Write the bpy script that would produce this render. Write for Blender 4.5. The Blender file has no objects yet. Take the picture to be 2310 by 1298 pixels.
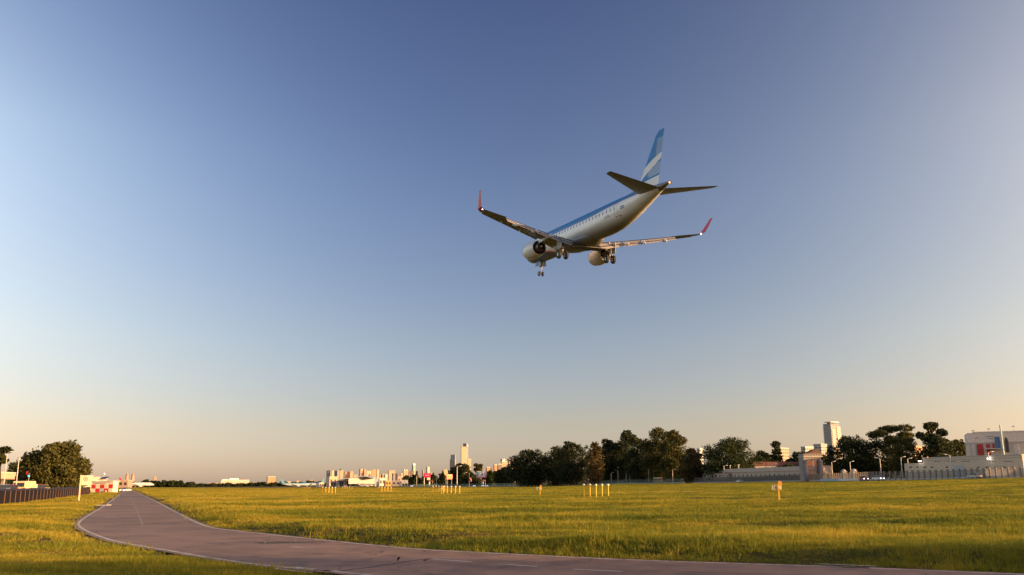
import bpy, bmesh, math, random
import numpy as np
from mathutils import Matrix, Vector
random.seed(7)
RNG = np.random.default_rng(11)
scene = bpy.context.scene
COL = scene.collection
rad = math.radians

# ------------------------------------------------------------------ camera
FPX, CXP, CYP, WPX = 2000.0, 1155.0, 649.0, 2310.0      # focal length in photo pixels
ROLL = math.atan(0.0095)
PITCH = math.atan((1088 - CYP) * math.cos(ROLL) / FPX)
EYE = Vector((0, 0, 1.7))
FW = Vector((0, math.cos(PITCH), math.sin(PITCH)))
R0 = Vector((1, 0, 0)); U0 = R0.cross(FW)
RT = R0 * math.cos(ROLL) - U0 * math.sin(ROLL)
UP = U0 * math.cos(ROLL) + R0 * math.sin(ROLL)
cam = bpy.data.cameras.new('camera'); camo = bpy.data.objects.new('camera', cam)
COL.objects.link(camo); scene.camera = camo
cam.sensor_width = 36.0; cam.lens = 36.0 * FPX / WPX
cam.clip_start = 0.2; cam.clip_end = 60000
mw = Matrix((RT, UP, -FW)).transposed().to_4x4(); mw.translation = EYE
camo.matrix_world = mw

# ------------------------------------------------------------------ sky and sun
SUN_AZ, SUN_EL = rad(114), rad(8.0)          # azimuth measured from +Y towards +X
world = bpy.data.worlds.new('World'); scene.world = world; world.use_nodes = True
wn = world.node_tree; wn.nodes.clear()
sky = wn.nodes.new('ShaderNodeTexSky'); sky.sky_type = 'NISHITA'; sky.sun_disc = False
sky.sun_elevation = SUN_EL; sky.sun_rotation = SUN_AZ
sky.altitude = 0; sky.air_density = 1.0; sky.dust_density = 0.5; sky.ozone_density = 2.5
# clear evening air seen polarised: darkest about a right angle from the sun, warm haze low down
def wmath(op, a, b=None):
    n = wn.nodes.new('ShaderNodeMath'); n.operation = op
    for i, v in enumerate((a, b)):
        if v is None: continue
        if isinstance(v, (int, float)): n.inputs[i].default_value = v
        else: wn.links.new(v, n.inputs[i])
    return n.outputs[0]
wtc = wn.nodes.new('ShaderNodeTexCoord')
wdot = wn.nodes.new('ShaderNodeVectorMath'); wdot.operation = 'DOT_PRODUCT'
wn.links.new(wtc.outputs['Generated'], wdot.inputs[0])
POL_AZ = rad(92)
wdot.inputs[1].default_value = (math.sin(POL_AZ) * math.cos(SUN_EL), math.cos(POL_AZ) * math.cos(SUN_EL), math.sin(SUN_EL))
wc = wdot.outputs['Value']
wc2 = wmath('MULTIPLY', wc, wc)
wsep = wn.nodes.new('ShaderNodeSeparateXYZ'); wn.links.new(wtc.outputs['Generated'], wsep.inputs[0])
wu = wmath('MULTIPLY', wsep.outputs[2], 1 / .35); wu.node.use_clamp = True          # haze near the ground takes the effect away
wt = wmath('MULTIPLY', wmath('TANH', wmath('DIVIDE', wc2, 0.5)), 0.5)
wcol = wn.nodes.new('ShaderNodeCombineXYZ')
for i, (k0, k1, m0, m1) in enumerate(((1.22, 3.75, .43, -.29), (.86, 3.13, .386, -.40), (.50, 1.83, .29, -.378))):
    kk = wmath('ADD', wmath('MULTIPLY', wu, k1), k0); mm = wmath('ADD', wmath('MULTIPLY', wu, m1), m0)
    wn.links.new(wmath('EXPONENT', wmath('ADD', wmath('MULTIPLY', wt, kk), wmath('MULTIPLY', wc, mm))), wcol.inputs[i])
wramp = wn.nodes.new('ShaderNodeValToRGB'); wn.links.new(wsep.outputs[2], wramp.inputs[0])
SKY_EV = 0.75
_st = [(0.0, (1.89, 1.65, 2.3)), (0.06, (2.18, 1.57, 1.62)), (0.15, (2.25, 1.63, 1.62)), (0.30, (1.97, 1.49, 1.62)), (0.55, (1.32, 1.07, 1.38))]
els = wramp.color_ramp.elements
while len(els) < len(_st): els.new(0.5)
for e, (p, c) in zip(els, _st):
    e.position = p; e.color = tuple(v / 2 ** SKY_EV for v in c) + (1,)
wm1 = wn.nodes.new('ShaderNodeVectorMath'); wm1.operation = 'MULTIPLY'
wn.links.new(sky.outputs[0], wm1.inputs[0]); wn.links.new(wramp.outputs[0], wm1.inputs[1])
wm2 = wn.nodes.new('ShaderNodeVectorMath'); wm2.operation = 'MULTIPLY'
wn.links.new(wm1.outputs[0], wm2.inputs[0]); wn.links.new(wcol.outputs[0], wm2.inputs[1])
bgn = wn.nodes.new('ShaderNodeBackground'); bgn.inputs[1].default_value = 0.1
wo = wn.nodes.new('ShaderNodeOutputWorld')
wn.links.new(wm2.outputs[0], bgn.inputs[0]); wn.links.new(bgn.outputs[0], wo.inputs[0])
sun = bpy.data.lights.new('sun', 'SUN'); sun.energy = 5.0; sun.angle = rad(0.55); sun.color = (1.0, 0.63, 0.30)
suno = bpy.data.objects.new('sun', sun); COL.objects.link(suno)
sdir = Vector((math.sin(SUN_AZ) * math.cos(SUN_EL), math.cos(SUN_AZ) * math.cos(SUN_EL), math.sin(SUN_EL)))
suno.rotation_euler = sdir.to_track_quat('Z', 'Y').to_euler()
suno.location = (60, 0, 60)
vs = scene.view_settings
vs.view_transform = 'Standard'; vs.look = 'None'; vs.gamma = 1.0; vs.use_curve_mapping = False
vs.exposure = SKY_EV

# ------------------------------------------------------------------ photo geometry helpers
def hor(px):                                   # photo row of the horizon
    return 1088 - 0.0095 * (px - CXP)
def ray(px, py):
    return FW * FPX + RT * (px - CXP) - UP * (py - CYP)
PROF_PX = [-4000, 0, 300, 450, 600, 800, 1000, 1200, 1400, 1668, 1981, 2310, 6000]
PROF_D = [900, 900, 1000, 1100, 1100, 1050, 830, 680, 560, 440, 300, 250, 230]
PROF_Z = [0, 0, -.15, -1.2, -1.9, -1.9, -1.8, -1.6, 0, .4, .85, 1.45, 1.6]
PROF_T = [ray(p, hor(p)).x / ray(p, hor(p)).y for p in PROF_PX]
def perim(px): return float(np.interp(px, PROF_PX, PROF_D))

# ------------------------------------------------------------------ materials
class Ex:                                       # tiny expression builder on math nodes
    def __init__(s, nt, v): s.nt, s.v = nt, v
    def _op(s, op, o=None, o2=None):
        n = s.nt.nodes.new('ShaderNodeMath'); n.operation = op
        for i, x in enumerate((s, o, o2)):
            if x is None: continue
            x = x.v if isinstance(x, Ex) else x
            if isinstance(x, (int, float)): n.inputs[i].default_value = x
            else: s.nt.links.new(x, n.inputs[i])
        return Ex(s.nt, n.outputs[0])
    def __add__(s, o): return s._op('ADD', o)
    def __sub__(s, o): return s._op('SUBTRACT', o)
    def __mul__(s, o): return s._op('MULTIPLY', o)
    def __gt__(s, o): return s._op('GREATER_THAN', o)
    def __lt__(s, o): return s._op('LESS_THAN', o)
    def frac(s): return s._op('FRACT')
    def inv(s): return s._op('MULTIPLY_ADD', -1.0, 1.0)
    def clamp01(s):
        r = s._op('ADD', 0.0); r.v.node.use_clamp = True; return r

MATS = {}
def newmat(name):
    m = bpy.data.materials.new(name); m.use_nodes = True
    nt = m.node_tree; b = nt.nodes['Principled BSDF']
    MATS[name] = m
    return m, nt, b
def mixrgb(nt, fac, a, b, mode='MIX'):
    n = nt.nodes.new('ShaderNodeMix'); n.data_type = 'RGBA'; n.blend_type = mode
    for i, x in ((0, fac), (6, a), (7, b)):
        x = x.v if isinstance(x, Ex) else x
        if isinstance(x, (int, float)): n.inputs[i].default_value = x
        elif isinstance(x, tuple): n.inputs[i].default_value = x + (1,)
        else: nt.links.new(x, n.inputs[i])
    return n.outputs[2]
def objco(nt):
    t = nt.nodes.new('ShaderNodeTexCoord'); s = nt.nodes.new('ShaderNodeSeparateXYZ')
    nt.links.new(t.outputs['Object'], s.inputs[0])
    return [Ex(nt, s.outputs[i]) for i in range(3)], t.outputs['Object']
def noise(nt, vec, scale, detail=4, rough=.6):
    n = nt.nodes.new('ShaderNodeTexNoise'); n.inputs['Scale'].default_value = scale
    n.inputs['Detail'].default_value = detail; n.inputs['Roughness'].default_value = rough
    if vec is not None: nt.links.new(vec, n.inputs['Vector'])
    return Ex(nt, n.outputs[0])
def scalevec(nt, vec, sc):
    m = nt.nodes.new('ShaderNodeMapping'); m.inputs['Scale'].default_value = sc
    nt.links.new(vec, m.inputs['Vector']); return m.outputs[0]
def ramp(nt, fac, stops):
    r = nt.nodes.new('ShaderNodeValToRGB'); e = r.color_ramp.elements
    while len(e) < len(stops): e.new(.5)
    for k, (p, c) in zip(e, stops): k.position = p; k.color = tuple(c) + (1,)
    nt.links.new(fac.v if isinstance(fac, Ex) else fac, r.inputs[0]); return r.outputs[0]
def bump(nt, b, h, strength=.3, dist=.05):
    n = nt.nodes.new('ShaderNodeBump'); n.inputs['Strength'].default_value = strength; n.inputs['Distance'].default_value = dist
    nt.links.new(h.v if isinstance(h, Ex) else h, n.inputs['Height']); nt.links.new(n.outputs[0], b.inputs['Normal'])

def mat(name, col, rough=.6, metal=0., var=.18, scale=1.5, emit=None, es=0., bmp=0., spec=.5):
    if name in MATS: return MATS[name]
    m, nt, b = newmat(name)
    _, oc = objco(nt)
    n1 = noise(nt, oc, scale, 5); 
    dark = tuple(c * (1 - var) for c in col); lite = tuple(min(1, c * (1 + var * .6)) for c in col)
    nt.links.new(ramp(nt, n1, [(.3, dark), (.7, lite)]), b.inputs['Base Color'])
    nt.links.new((n1 * .25 + (rough - .12)).clamp01().v, b.inputs['Roughness'])
    b.inputs['Metallic'].default_value = metal; b.inputs['Specular IOR Level'].default_value = spec
    if emit: b.inputs['Emission Color'].default_value = emit + (1,); b.inputs['Emission Strength'].default_value = es
    if bmp: bump(nt, b, noise(nt, oc, scale * 8), bmp, .02)
    return m
def facade(name, col, win, fl=3.3, bay=3.0, wf=.5, bf=.62, rough=.6):
    if name in MATS: return MATS[name]
    m, nt, b = newmat(name)
    (x, y, z), oc = objco(nt)
    f = (z * (1 / fl)).frac() < wf
    g = ((x * .8 + y * .6) * (1 / bay)).frac() < bf
    msk = f * g
    n1 = noise(nt, oc, .06, 4)
    wall = ramp(nt, n1, [(.3, tuple(c * .82 for c in col)), (.7, col)])
    nt.links.new(mixrgb(nt, msk, wall, win), b.inputs['Base Color'])
    nt.links.new((msk * -.4 + rough + .2).v, b.inputs['Roughness'])
    return m

WHITE = mat('white_paint', (.72, .72, .70), .45)
CREAM = mat('cream_render', (.62, .56, .46), .75)
GREYC = mat('grey_concrete', (.36, .36, .35), .85, bmp=.2)
LGREY = mat('light_grey_paint', (.50, .50, .49), .6)
DARK = mat('dark_opening', (.03, .03, .035), .4)
BLACKR = mat('black_rubber', (.02, .02, .022), .75)
STEEL = mat('galvanised_steel', (.42, .42, .42), .4, .6)
DSTEEL = mat('dark_steel', (.10, .10, .11), .5, .3)
GLASS = mat('dark_glass', (.04, .05, .06), .12)
REDP = mat('red_paint', (.55, .035, .025), .45)
YELP = mat('yellow_paint', (.88, .50, .03), .45)
BRICK = mat('orange_brick', (.45, .22, .12), .8)
TERRA = mat('terracotta_roof', (.10, .045, .035), .8)
LAMPG = mat('lamp_glass', (.8, .8, .78), .25)
LAMPON = mat('lit_lamp', (.9, .9, .9), .3, emit=(1., .97, .9), es=5)
HEADON = mat('lit_headlight', (.9, .9, .9), .3, emit=(1., .98, .93), es=5)
RUST = mat('brown_steel_post', (.24, .12, .06), .7)

# ------------------------------------------------------------------ mesh helpers
class MB:
    def __init__(s): s.v = []; s.f = []
    def add(s, vs, fs):
        o = len(s.v); s.v += [tuple(map(float, p)) for p in vs]; s.f += [tuple(i + o for i in f) for f in fs]; return s
    def box(s, x0, x1, y0, y1, z0, z1):
        return s.add([(x0, y0, z0), (x1, y0, z0), (x1, y1, z0), (x0, y1, z0), (x0, y0, z1), (x1, y0, z1), (x1, y1, z1), (x0, y1, z1)],
                     [(0, 3, 2, 1), (4, 5, 6, 7), (0, 1, 5, 4), (1, 2, 6, 5), (2, 3, 7, 6), (3, 0, 4, 7)])
    def prism(s, pts, z0, z1):                     # pts ccw in plan
        n = len(pts); vs = [(x, y, z0) for x, y in pts] + [(x, y, z1) for x, y in pts]
        return s.add(vs, [tuple(range(n))[::-1], tuple(range(n, 2 * n))] + [(i, (i + 1) % n, (i + 1) % n + n, i + n) for i in range(n)])
    def tube(s, pts, rs, n=8, cap=True):
        rings = []
        for i, p in enumerate(pts):
            p = Vector(p); a = Vector(pts[max(0, i - 1)]); b = Vector(pts[min(len(pts) - 1, i + 1)])
            d = (b - a).normalized(); u = d.orthogonal().normalized(); w = d.cross(u)
            r = rs[i] if isinstance(rs, (list, tuple)) else rs
            rings.append([p + u * (r * math.cos(2 * math.pi * k / n)) + w * (r * math.sin(2 * math.pi * k / n)) for k in range(n)])
        return s.loft(rings, cap)
    def loft(s, rings, cap=True):
        n = len(rings[0]); vs = [p for r in rings for p in r]; fs = []
        for i in range(len(rings) - 1):
            for k in range(n):
                fs.append((i * n + k, i * n + (k + 1) % n, (i + 1) * n + (k + 1) % n, (i + 1) * n + k))
        if cap: fs.append(tuple(range(n))[::-1]); fs.append(tuple(range((len(rings) - 1) * n, len(rings) * n)))
        return s.add(vs, fs)
    def lathe(s, prof, axis='x', c=(0, 0, 0), n=24, cap=False):   # prof [(t, r)]
        rings = []
        for t, r in prof:
            rg = []
            for k in range(n):
                a = 2 * math.pi * k / n; p = r * math.cos(a); q = r * math.sin(a)
                rg.append(Vector(c) + (Vector((t, p, q)) if axis == 'x' else Vector((p, t, q)) if axis == 'y' else Vector((p, q, t))))
            rings.append(rg)
        return s.loft(rings, cap)
    def ball(s, c, r, n=10, m=6, sz=1.0):
        prof = [(r * sz * -math.cos(math.pi * i / m), max(1e-3, r * math.sin(math.pi * i / m))) for i in range(m + 1)]
        return s.lathe(prof, 'z', c, n)
    def mesh(s, name, m, smooth=False):
        me = bpy.data.meshes.new(name); me.from_pydata(s.v, [], s.f); me.update()
        bm = bmesh.new(); bm.from_mesh(me); bmesh.ops.recalc_face_normals(bm, faces=bm.faces); bm.to_mesh(me); bm.free()
        if smooth: me.shade_smooth(); me.set_sharp_from_angle(angle=rad(38))
        me.materials.append(m); return me
    def build(s, name, m, parent=None, smooth=False, loc=None):
        return link(name, s.mesh(name, m, smooth), parent, loc)
def link(name, data, parent=None, loc=None, rz=0):
    o = bpy.data.objects.new(name, data); COL.objects.link(o)
    if parent is not None: o.parent = parent
    if loc is not None: o.location = loc
    if rz: o.rotation_euler = (0, 0, rz)
    return o
def thing(name, label, cat, loc=(0, 0, 0), rz=0, group=None):
    return tag(link(name, None, None, loc, rz), label, cat, group)
def tag(o, label, cat, group=None):
    o['label'] = label; o['category'] = cat
    if group: o['group'] = group
    return o
def struct(o): o['kind'] = 'structure'; return o
def copy_tree(o, parent=None):
    c = o.copy(); COL.objects.link(c)
    if parent is not None: c.parent = parent; c.matrix_parent_inverse = o.matrix_parent_inverse.copy()
    for ch in list(o.children): copy_tree(ch, c)
    return c
def soft_edges(o, w=.02, seg=2):
    md = o.modifiers.new('bevel', 'BEVEL'); md.width = w; md.segments = seg; md.limit_method = 'ANGLE'; return o

# ------------------------------------------------------------------ terrain
def smooth_line(p, n=10):
    p = np.array(p, float); out = []
    q = np.vstack([2 * p[0] - p[1], p, 2 * p[-1] - p[-2]])
    for i in range(1, len(q) - 2):
        for k in range(n):
            t = k / n
            out.append(.5 * ((2 * q[i]) + (-q[i - 1] + q[i + 1]) * t + (2 * q[i - 1] - 5 * q[i] + 4 * q[i + 1] - q[i + 2]) * t * t + (-q[i - 1] + 3 * q[i] - 3 * q[i + 1] + q[i + 2]) * t ** 3))
    out.append(p[-1]); return np.array(out)
def gp0(px, py, z=0.):
    r = ray(px, py); t = (z - EYE.z) / r.z; return (r.x * t, r.y * t)
LE_PX = [(275, 1110), (255, 1124), (234, 1139), (187, 1165), (166, 1180.5), (169, 1191), (192, 1204), (234, 1219.5), (293, 1232), (369, 1245), (441, 1258), (519, 1270), (597, 1280), (726, 1291), (790, 1298)]
RE_PX = [(309, 1110), (345, 1126), (410, 1158), (475, 1186), (543, 1197), (600, 1203), (682, 1212), (786, 1222.6), (941, 1237), (1100, 1246), (1422, 1261.6), (1700, 1271), (1964, 1280), (2310, 1294)]
def ext(pts, a, b):
    pts = [np.array(p) for p in pts]
    d0 = pts[0] - pts[1]; d1 = pts[-1] - pts[-2]
    return [pts[0] + d0 / np.linalg.norm(d0) * a] + pts + [pts[-1] + d1 / np.linalg.norm(d1) * b]
ROAD_L = smooth_line(ext([gp0(*p) for p in LE_PX], 130, 30), 8)
ROAD_R = smooth_line(ext([gp0(*p) for p in RE_PX], 130, 40), 8)
ROAD_POLY = np.vstack([ROAD_L, ROAD_R[::-1]])
def inside(poly, x, y):
    r = np.zeros(x.shape, bool); n = len(poly); j = n - 1
    for i in range(n):
        xi, yi = poly[i]; xj, yj = poly[j]
        if yi != yj:
            r ^= ((yi > y) != (yj > y)) & (x < (xj - xi) * (y - yi) / (yj - yi) + xi)
        j = i
    return r
def distline(line, x, y):
    d = np.full(x.shape, 1e9)
    for i in range(len(line) - 1):
        a, b = line[i], line[i + 1]; e = b - a; L = e @ e
        t = np.clip(((x - a[0]) * e[0] + (y - a[1]) * e[1]) / L, 0, 1)
        d = np.minimum(d, np.hypot(x - a[0] - t * e[0], y - a[1] - t * e[1]))
    return d
def terrain(x, y):
    x = np.atleast_1d(np.asarray(x, float)); y = np.atleast_1d(np.asarray(y, float))
    yy = np.maximum(y, 1.0); t = np.where(y > 1, x / yy, np.sign(x) * 50)
    D = np.interp(t, PROF_T, PROF_D); Z = np.interp(t, PROF_T, PROF_Z)
    s = np.clip((yy - 60) / (D - 60), 0, 1)
    z = Z * s
    near = np.clip(1 - (yy - 60) / 260, 0, 1) * np.clip((yy - 2) / 6, 0, 1)
    und = (.045 * np.sin(x * .55 + 1.3 * np.sin(y * .21)) * np.sin(y * .83 + .9 * np.sin(x * .13)) + .05 * np.sin(x * .09 + y * .31 + 2 * np.sin(x * .05)) + .03 * np.sin(y * 1.7 + x * .21))
    d = np.where((yy < 420), 0, 99.) 
    m = yy < 420
    if m.any():
        xs, ys = x[m], y[m]
        dm = np.minimum(distline(ROAD_L, xs, ys), distline(ROAD_R, xs, ys))
        ins = inside(ROAD_POLY, xs, ys)
        right = distline(ROAD_R, xs, ys) < distline(ROAD_L, xs, ys)
        k = np.clip((dm - .25) / 1.6, 0, 1); k = k * k * (3 - 2 * k); k = np.where(ins, 0, k)
        z[m] = z[m] * np.where(ins, 0.0, np.clip(dm / 3, 0, 1)) if False else z[m]
        z[m] += k * (np.where(right, .20, .05) + und[m] * near[m]) - np.where(ins, .06, .02 * (1 - k))
    return z
def tz(x, y): return float(terrain(x, y)[0])
def at(px, D, dz=0.):                             # ground point seen in photo column px at depth D
    r = ray(px, hor(px)); x = r.x / r.y * D
    return Vector((x, D, tz(x, D) + dz))
def zat(px, py, D):                               # height of photo point (px, py) at depth D
    r = ray(px, py); return EYE.z + r.z / r.y * D
def gpix(px, py):                                 # ground point under a photo pixel
    r = ray(px, py); lo, hi = 5., 3000.
    f = lambda D: EYE.z + r.z / r.y * D - tz(r.x / r.y * D, D)
    Ds = np.geomspace(8, 2500, 160); xs = r.x / r.y * Ds
    g = EYE.z + r.z / r.y * Ds - terrain(xs, Ds); i = int(np.argmax(g < 0)) if (g < 0).any() else len(g) - 1
    D = Ds[max(i - 1, 0)] + (Ds[i] - Ds[max(i - 1, 0)]) * (g[max(i - 1, 0)] / max(1e-6, g[max(i - 1, 0)] - g[i]))
    return at(px, D)

# field colours shared by turf and blades (patches in world space)
def patches(nt):
    g = nt.nodes.new('ShaderNodeNewGeometry')
    v = scalevec(nt, g.outputs['Position'], (.035, .12, 0))
    a = noise(nt, v, 1.0, 5, .6)
    v2 = scalevec(nt, g.outputs['Position'], (.3, .8, 0))
    b = noise(nt, v2, 1.0, 4, .6)
    sp = nt.nodes.new('ShaderNodeSeparateXYZ'); nt.links.new(g.outputs['Position'], sp.inputs[0])
    verge = (Ex(nt, sp.outputs[0]) * -.16 - .9).clamp01()             # the left verge is drier
    return (a * .70 + b * .46) - .115 + verge * .06, g
def grassmat(name, gr, mid, dry, trans=True):
    m, nt, b = newmat(name)
    p, g = patches(nt)
    c = ramp(nt, p, [(.37, gr), (.485, mid), (.60, dry), (.72, (dry[0] * .52, dry[1] * .44, dry[2] * .8))])
    oi = nt.nodes.new('ShaderNodeObjectInfo')
    rnd = Ex(nt, oi.outputs['Random'])
    c = mixrgb(nt, rnd * .35, c, dry)
    nt.links.new(c, b.inputs['Base Color']); b.inputs['Roughness'].default_value = .6
    b.inputs['Specular IOR Level'].default_value = .25 if trans else .03
    if trans:
        t = nt.nodes.new('ShaderNodeBsdfTranslucent'); nt.links.new(c, t.inputs['Color'])
        ms = nt.nodes.new('ShaderNodeMixShader'); ms.inputs[0].default_value = .38
        nt.links.new(b.outputs[0], ms.inputs[1]); nt.links.new(t.outputs[0], ms.inputs[2])
        nt.links.new(ms.outputs[0], nt.nodes['Material Output'].inputs[0])
    else:
        bump(nt, b, noise(nt, g.outputs['Position'], 3.0, 6, .7), .8, .25)
    return m
TURF = grassmat('turf', (.018, .032, .006), (.050, .052, .012), (.13, .095, .026), False)
BLADE = grassmat('grass_blades', (.048, .105, .006), (.180, .200, .011), (.45, .34, .036))

def ground():
    az = np.concatenate([np.linspace(-180, -60, 40, endpoint=False), np.linspace(-60, 60, 420, endpoint=False), np.linspace(60, 180, 41)[:-1]])
    rr = np.concatenate([[0.5], np.geomspace(2.5, 400, 250), np.geomspace(410, 26000, 60)])
    A, Rr = np.meshgrid(np.radians(az), rr)
    X = (np.sin(A) * Rr).ravel(); Y = (np.cos(A) * Rr).ravel(); Z = terrain(X, Y)
    n, m = len(az), len(rr)
    i, k = np.meshgrid(np.arange(m - 1), np.arange(n), indexing='ij'); i = i.ravel(); k = k.ravel(); k2 = (k + 1) % n
    F = np.stack([i * n + k, i * n + k2, (i + 1) * n + k2, (i + 1) * n + k], 1)[:, ::-1]
    me = quadmesh('ground', np.stack([X, Y, Z], 1), F); me.materials.append(TURF); me.shade_smooth()
    bm = bmesh.new(); bm.from_mesh(me); bm.verts.ensure_lookup_table(); bm.faces.new([bm.verts[q] for q in range(n)]); 
    bmesh.ops.recalc_face_normals(bm, faces=bm.faces)
    if sum(f.normal.z for f in bm.faces) < 0: bmesh.ops.reverse_faces(bm, faces=bm.faces)
    bm.to_mesh(me); bm.free()
    return struct(link('ground', me))
def quadmesh(name, V, F):
    me = bpy.data.meshes.new(name); nv, nf = len(V), len(F)
    me.vertices.add(nv); me.vertices.foreach_set('co', np.ascontiguousarray(V, np.float32).ravel())
    me.loops.add(nf * 4); me.loops.foreach_set('vertex_index', np.ascontiguousarray(F, np.int32).ravel())
    me.polygons.add(nf); me.polygons.foreach_set('loop_start', np.arange(0, nf * 4, 4, dtype=np.int32))
    me.update(calc_edges=True); me.validate(); return me
ground()

# ------------------------------------------------------------------ road
def asphalt(name, dark, lite, spots):
    m, nt, b = newmat(name)
    g = nt.nodes.new('ShaderNodeNewGeometry'); P = g.outputs['Position']
    big = noise(nt, P, .22, 5, .65); mid = noise(nt, P, 1.6, 4); fine = noise(nt, P, 60, 2)
    c = ramp(nt, big * .6 + mid * .4, [(.34, dark), (.62, lite)])
    c = mixrgb(nt, (fine - .5) * .7, c, (.3, .25, .22))
    if spots:
        w = nt.nodes.new('ShaderNodeTexVoronoi'); w.feature = 'DISTANCE_TO_EDGE'; w.inputs['Scale'].default_value = .16
        jit = nt.nodes.new('ShaderNodeTexNoise'); jit.inputs['Scale'].default_value = .9; nt.links.new(P, jit.inputs['Vector'])
        mx = nt.nodes.new('ShaderNodeVectorMath'); mx.operation = 'MULTIPLY_ADD'; mx.inputs[1].default_value = (2.5, 2.5, 0)
        nt.links.new(jit.outputs['Color'], mx.inputs[0]); nt.links.new(P, mx.inputs[2]); nt.links.new(mx.outputs[0], w.inputs['Vector'])
        crack = Ex(nt, w.outputs['Distance']) < .004
        c = mixrgb(nt, crack * .5, c, (.03, .025, .022))
        # rectangular patches of newer surface
        v = nt.nodes.new('ShaderNodeTexVoronoi'); v.distance = 'CHEBYCHEV'; v.inputs['Scale'].default_value = .07; nt.links.new(P, v.inputs['Vector'])
        c = mixrgb(nt, (Ex(nt, v.outputs['Color']) > .62) * .42, c, (.075, .06, .055))
    nt.links.new(c, b.inputs['Base Color'])
    nt.links.new((mid * .3 + .5).v, b.inputs['Roughness'])
    b.inputs['Specular IOR Level'].default_value = .35
    bump(nt, b, big * .6 + fine * .25 + mid * .3, .45, .03)
    return m
ROADM = asphalt('worn_asphalt', (.095, .058, .037), (.315, .195, .124), True)
ASPH = asphalt('dark_asphalt', (.05, .045, .045), (.085, .07, .068), False)
PAINT = None
def paintmat():
    m, nt, b = newmat('worn_road_paint')
    g = nt.nodes.new('ShaderNodeNewGeometry')
    n = noise(nt, g.outputs['Position'], 2.2, 5, .7)
    nt.links.new(ramp(nt, n, [(.34, (.22, .165, .13)), (.54, (.52, .47, .42))]), b.inputs['Base Color'])
    b.inputs['Roughness'].default_value = .7
    return m
PAINT = paintmat()
WORN = asphalt('pale_worn_asphalt', (.17, .105, .072), (.30, .19, .13), False)
def fill_poly(name, pts, z, m):
    bm = bmesh.new(); vs = [bm.verts.new((p[0], p[1], z(p[0], p[1]) if callable(z) else z)) for p in pts]
    es = [bm.edges.new((vs[i], vs[(i + 1) % len(vs)])) for i in range(len(vs))]
    bmesh.ops.triangle_fill(bm, use_beauty=True, edges=es)
    bmesh.ops.recalc_face_normals(bm, faces=bm.faces)
    if sum(f.normal.z for f in bm.faces) < 0: bmesh.ops.reverse_faces(bm, faces=bm.faces)
    me = bpy.data.meshes.new(name); bm.to_mesh(me); bm.free(); me.materials.append(m); return me
def offset(line, d):                               # + = to the left of travel
    t = np.gradient(line, axis=0); t /= np.linalg.norm(t, axis=1)[:, None]
    return line + np.stack([-t[:, 1], t[:, 0]], 1) * d
def strip(line, d0, d1, zf, name, m):
    a = offset(line, d0); b = offset(line, d1); V = np.vstack([a, b]); n = len(line)
    Z = np.array([zf(p[0], p[1]) if callable(zf) else zf for p in V])
    F = [(i, i + 1, n + i + 1, n + i) for i in range(n - 1)]
    me = bpy.data.meshes.new(name); me.from_pydata(np.column_stack([V, Z]).tolist(), [], F)
    bm = bmesh.new(); bm.from_mesh(me); bmesh.ops.recalc_face_normals(bm, faces=bm.faces)
    if sum(f.normal.z for f in bm.faces) < 0: bmesh.ops.reverse_faces(bm, faces=bm.faces)
    bm.to_mesh(me); bm.free(); me.materials.append(m); return me
road = struct(link('road', fill_poly('road', ROAD_POLY, 0.0, ROADM)))
# the right edge runs away->near: left of travel is the road side of ROAD_R? resolve by test
def inward(line):
    o = offset(line, .3); return 1 if inside(ROAD_POLY, o[20:30, 0], o[20:30, 1]).mean() > .5 else -1
for ln in (ROAD_L, ROAD_R):
    s = inward(ln); link('edge_line', strip(ln, s * .16, s * .29, .005, 'edge_line', PAINT), road)
def dash(p0, p1):
    a, b = np.array(gp0(*p0)), np.array(gp0(*p1))
    link('centre_dash', strip(np.array([a, a * .5 + b * .5, b]), -.055, .055, .005, 'centre_dash', PAINT), road)
for p0, p1 in (((1126, 1273), (1212, 1279)), ((1292, 1284.5), (1404, 1290)), ((975, 1261.5), (1064, 1268.6)), ((658, 1234), (708, 1238))):
    dash(p0, p1)
link('centre_joint', strip(np.array([gp0(*p) for p in ((291, 1113), (297, 1125), (306, 1145), (316, 1170), (321, 1186))]), -.05, .05, .004, 'centre_joint', mat('faded_paint', (.26, .20, .16), .8)), road)
for pts, w in ((((640, 1208), (560, 1210), (500, 1214), (430, 1222)), .9), (((840, 1262), (960, 1262), (1080, 1264)), 1.1), (((300, 1196), (360, 1206), (440, 1216)), .7), (((1500, 1284), (1750, 1290), (1950, 1296)), .8)):
    link('worn_patch', strip(smooth_line([gp0(*p) for p in pts], 6) + RNG.normal(0, .05, (6 * (len(pts) - 1) + 1, 2)), -w / 2, w / 2, .003, 'worn_patch', WORN), road)
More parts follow.
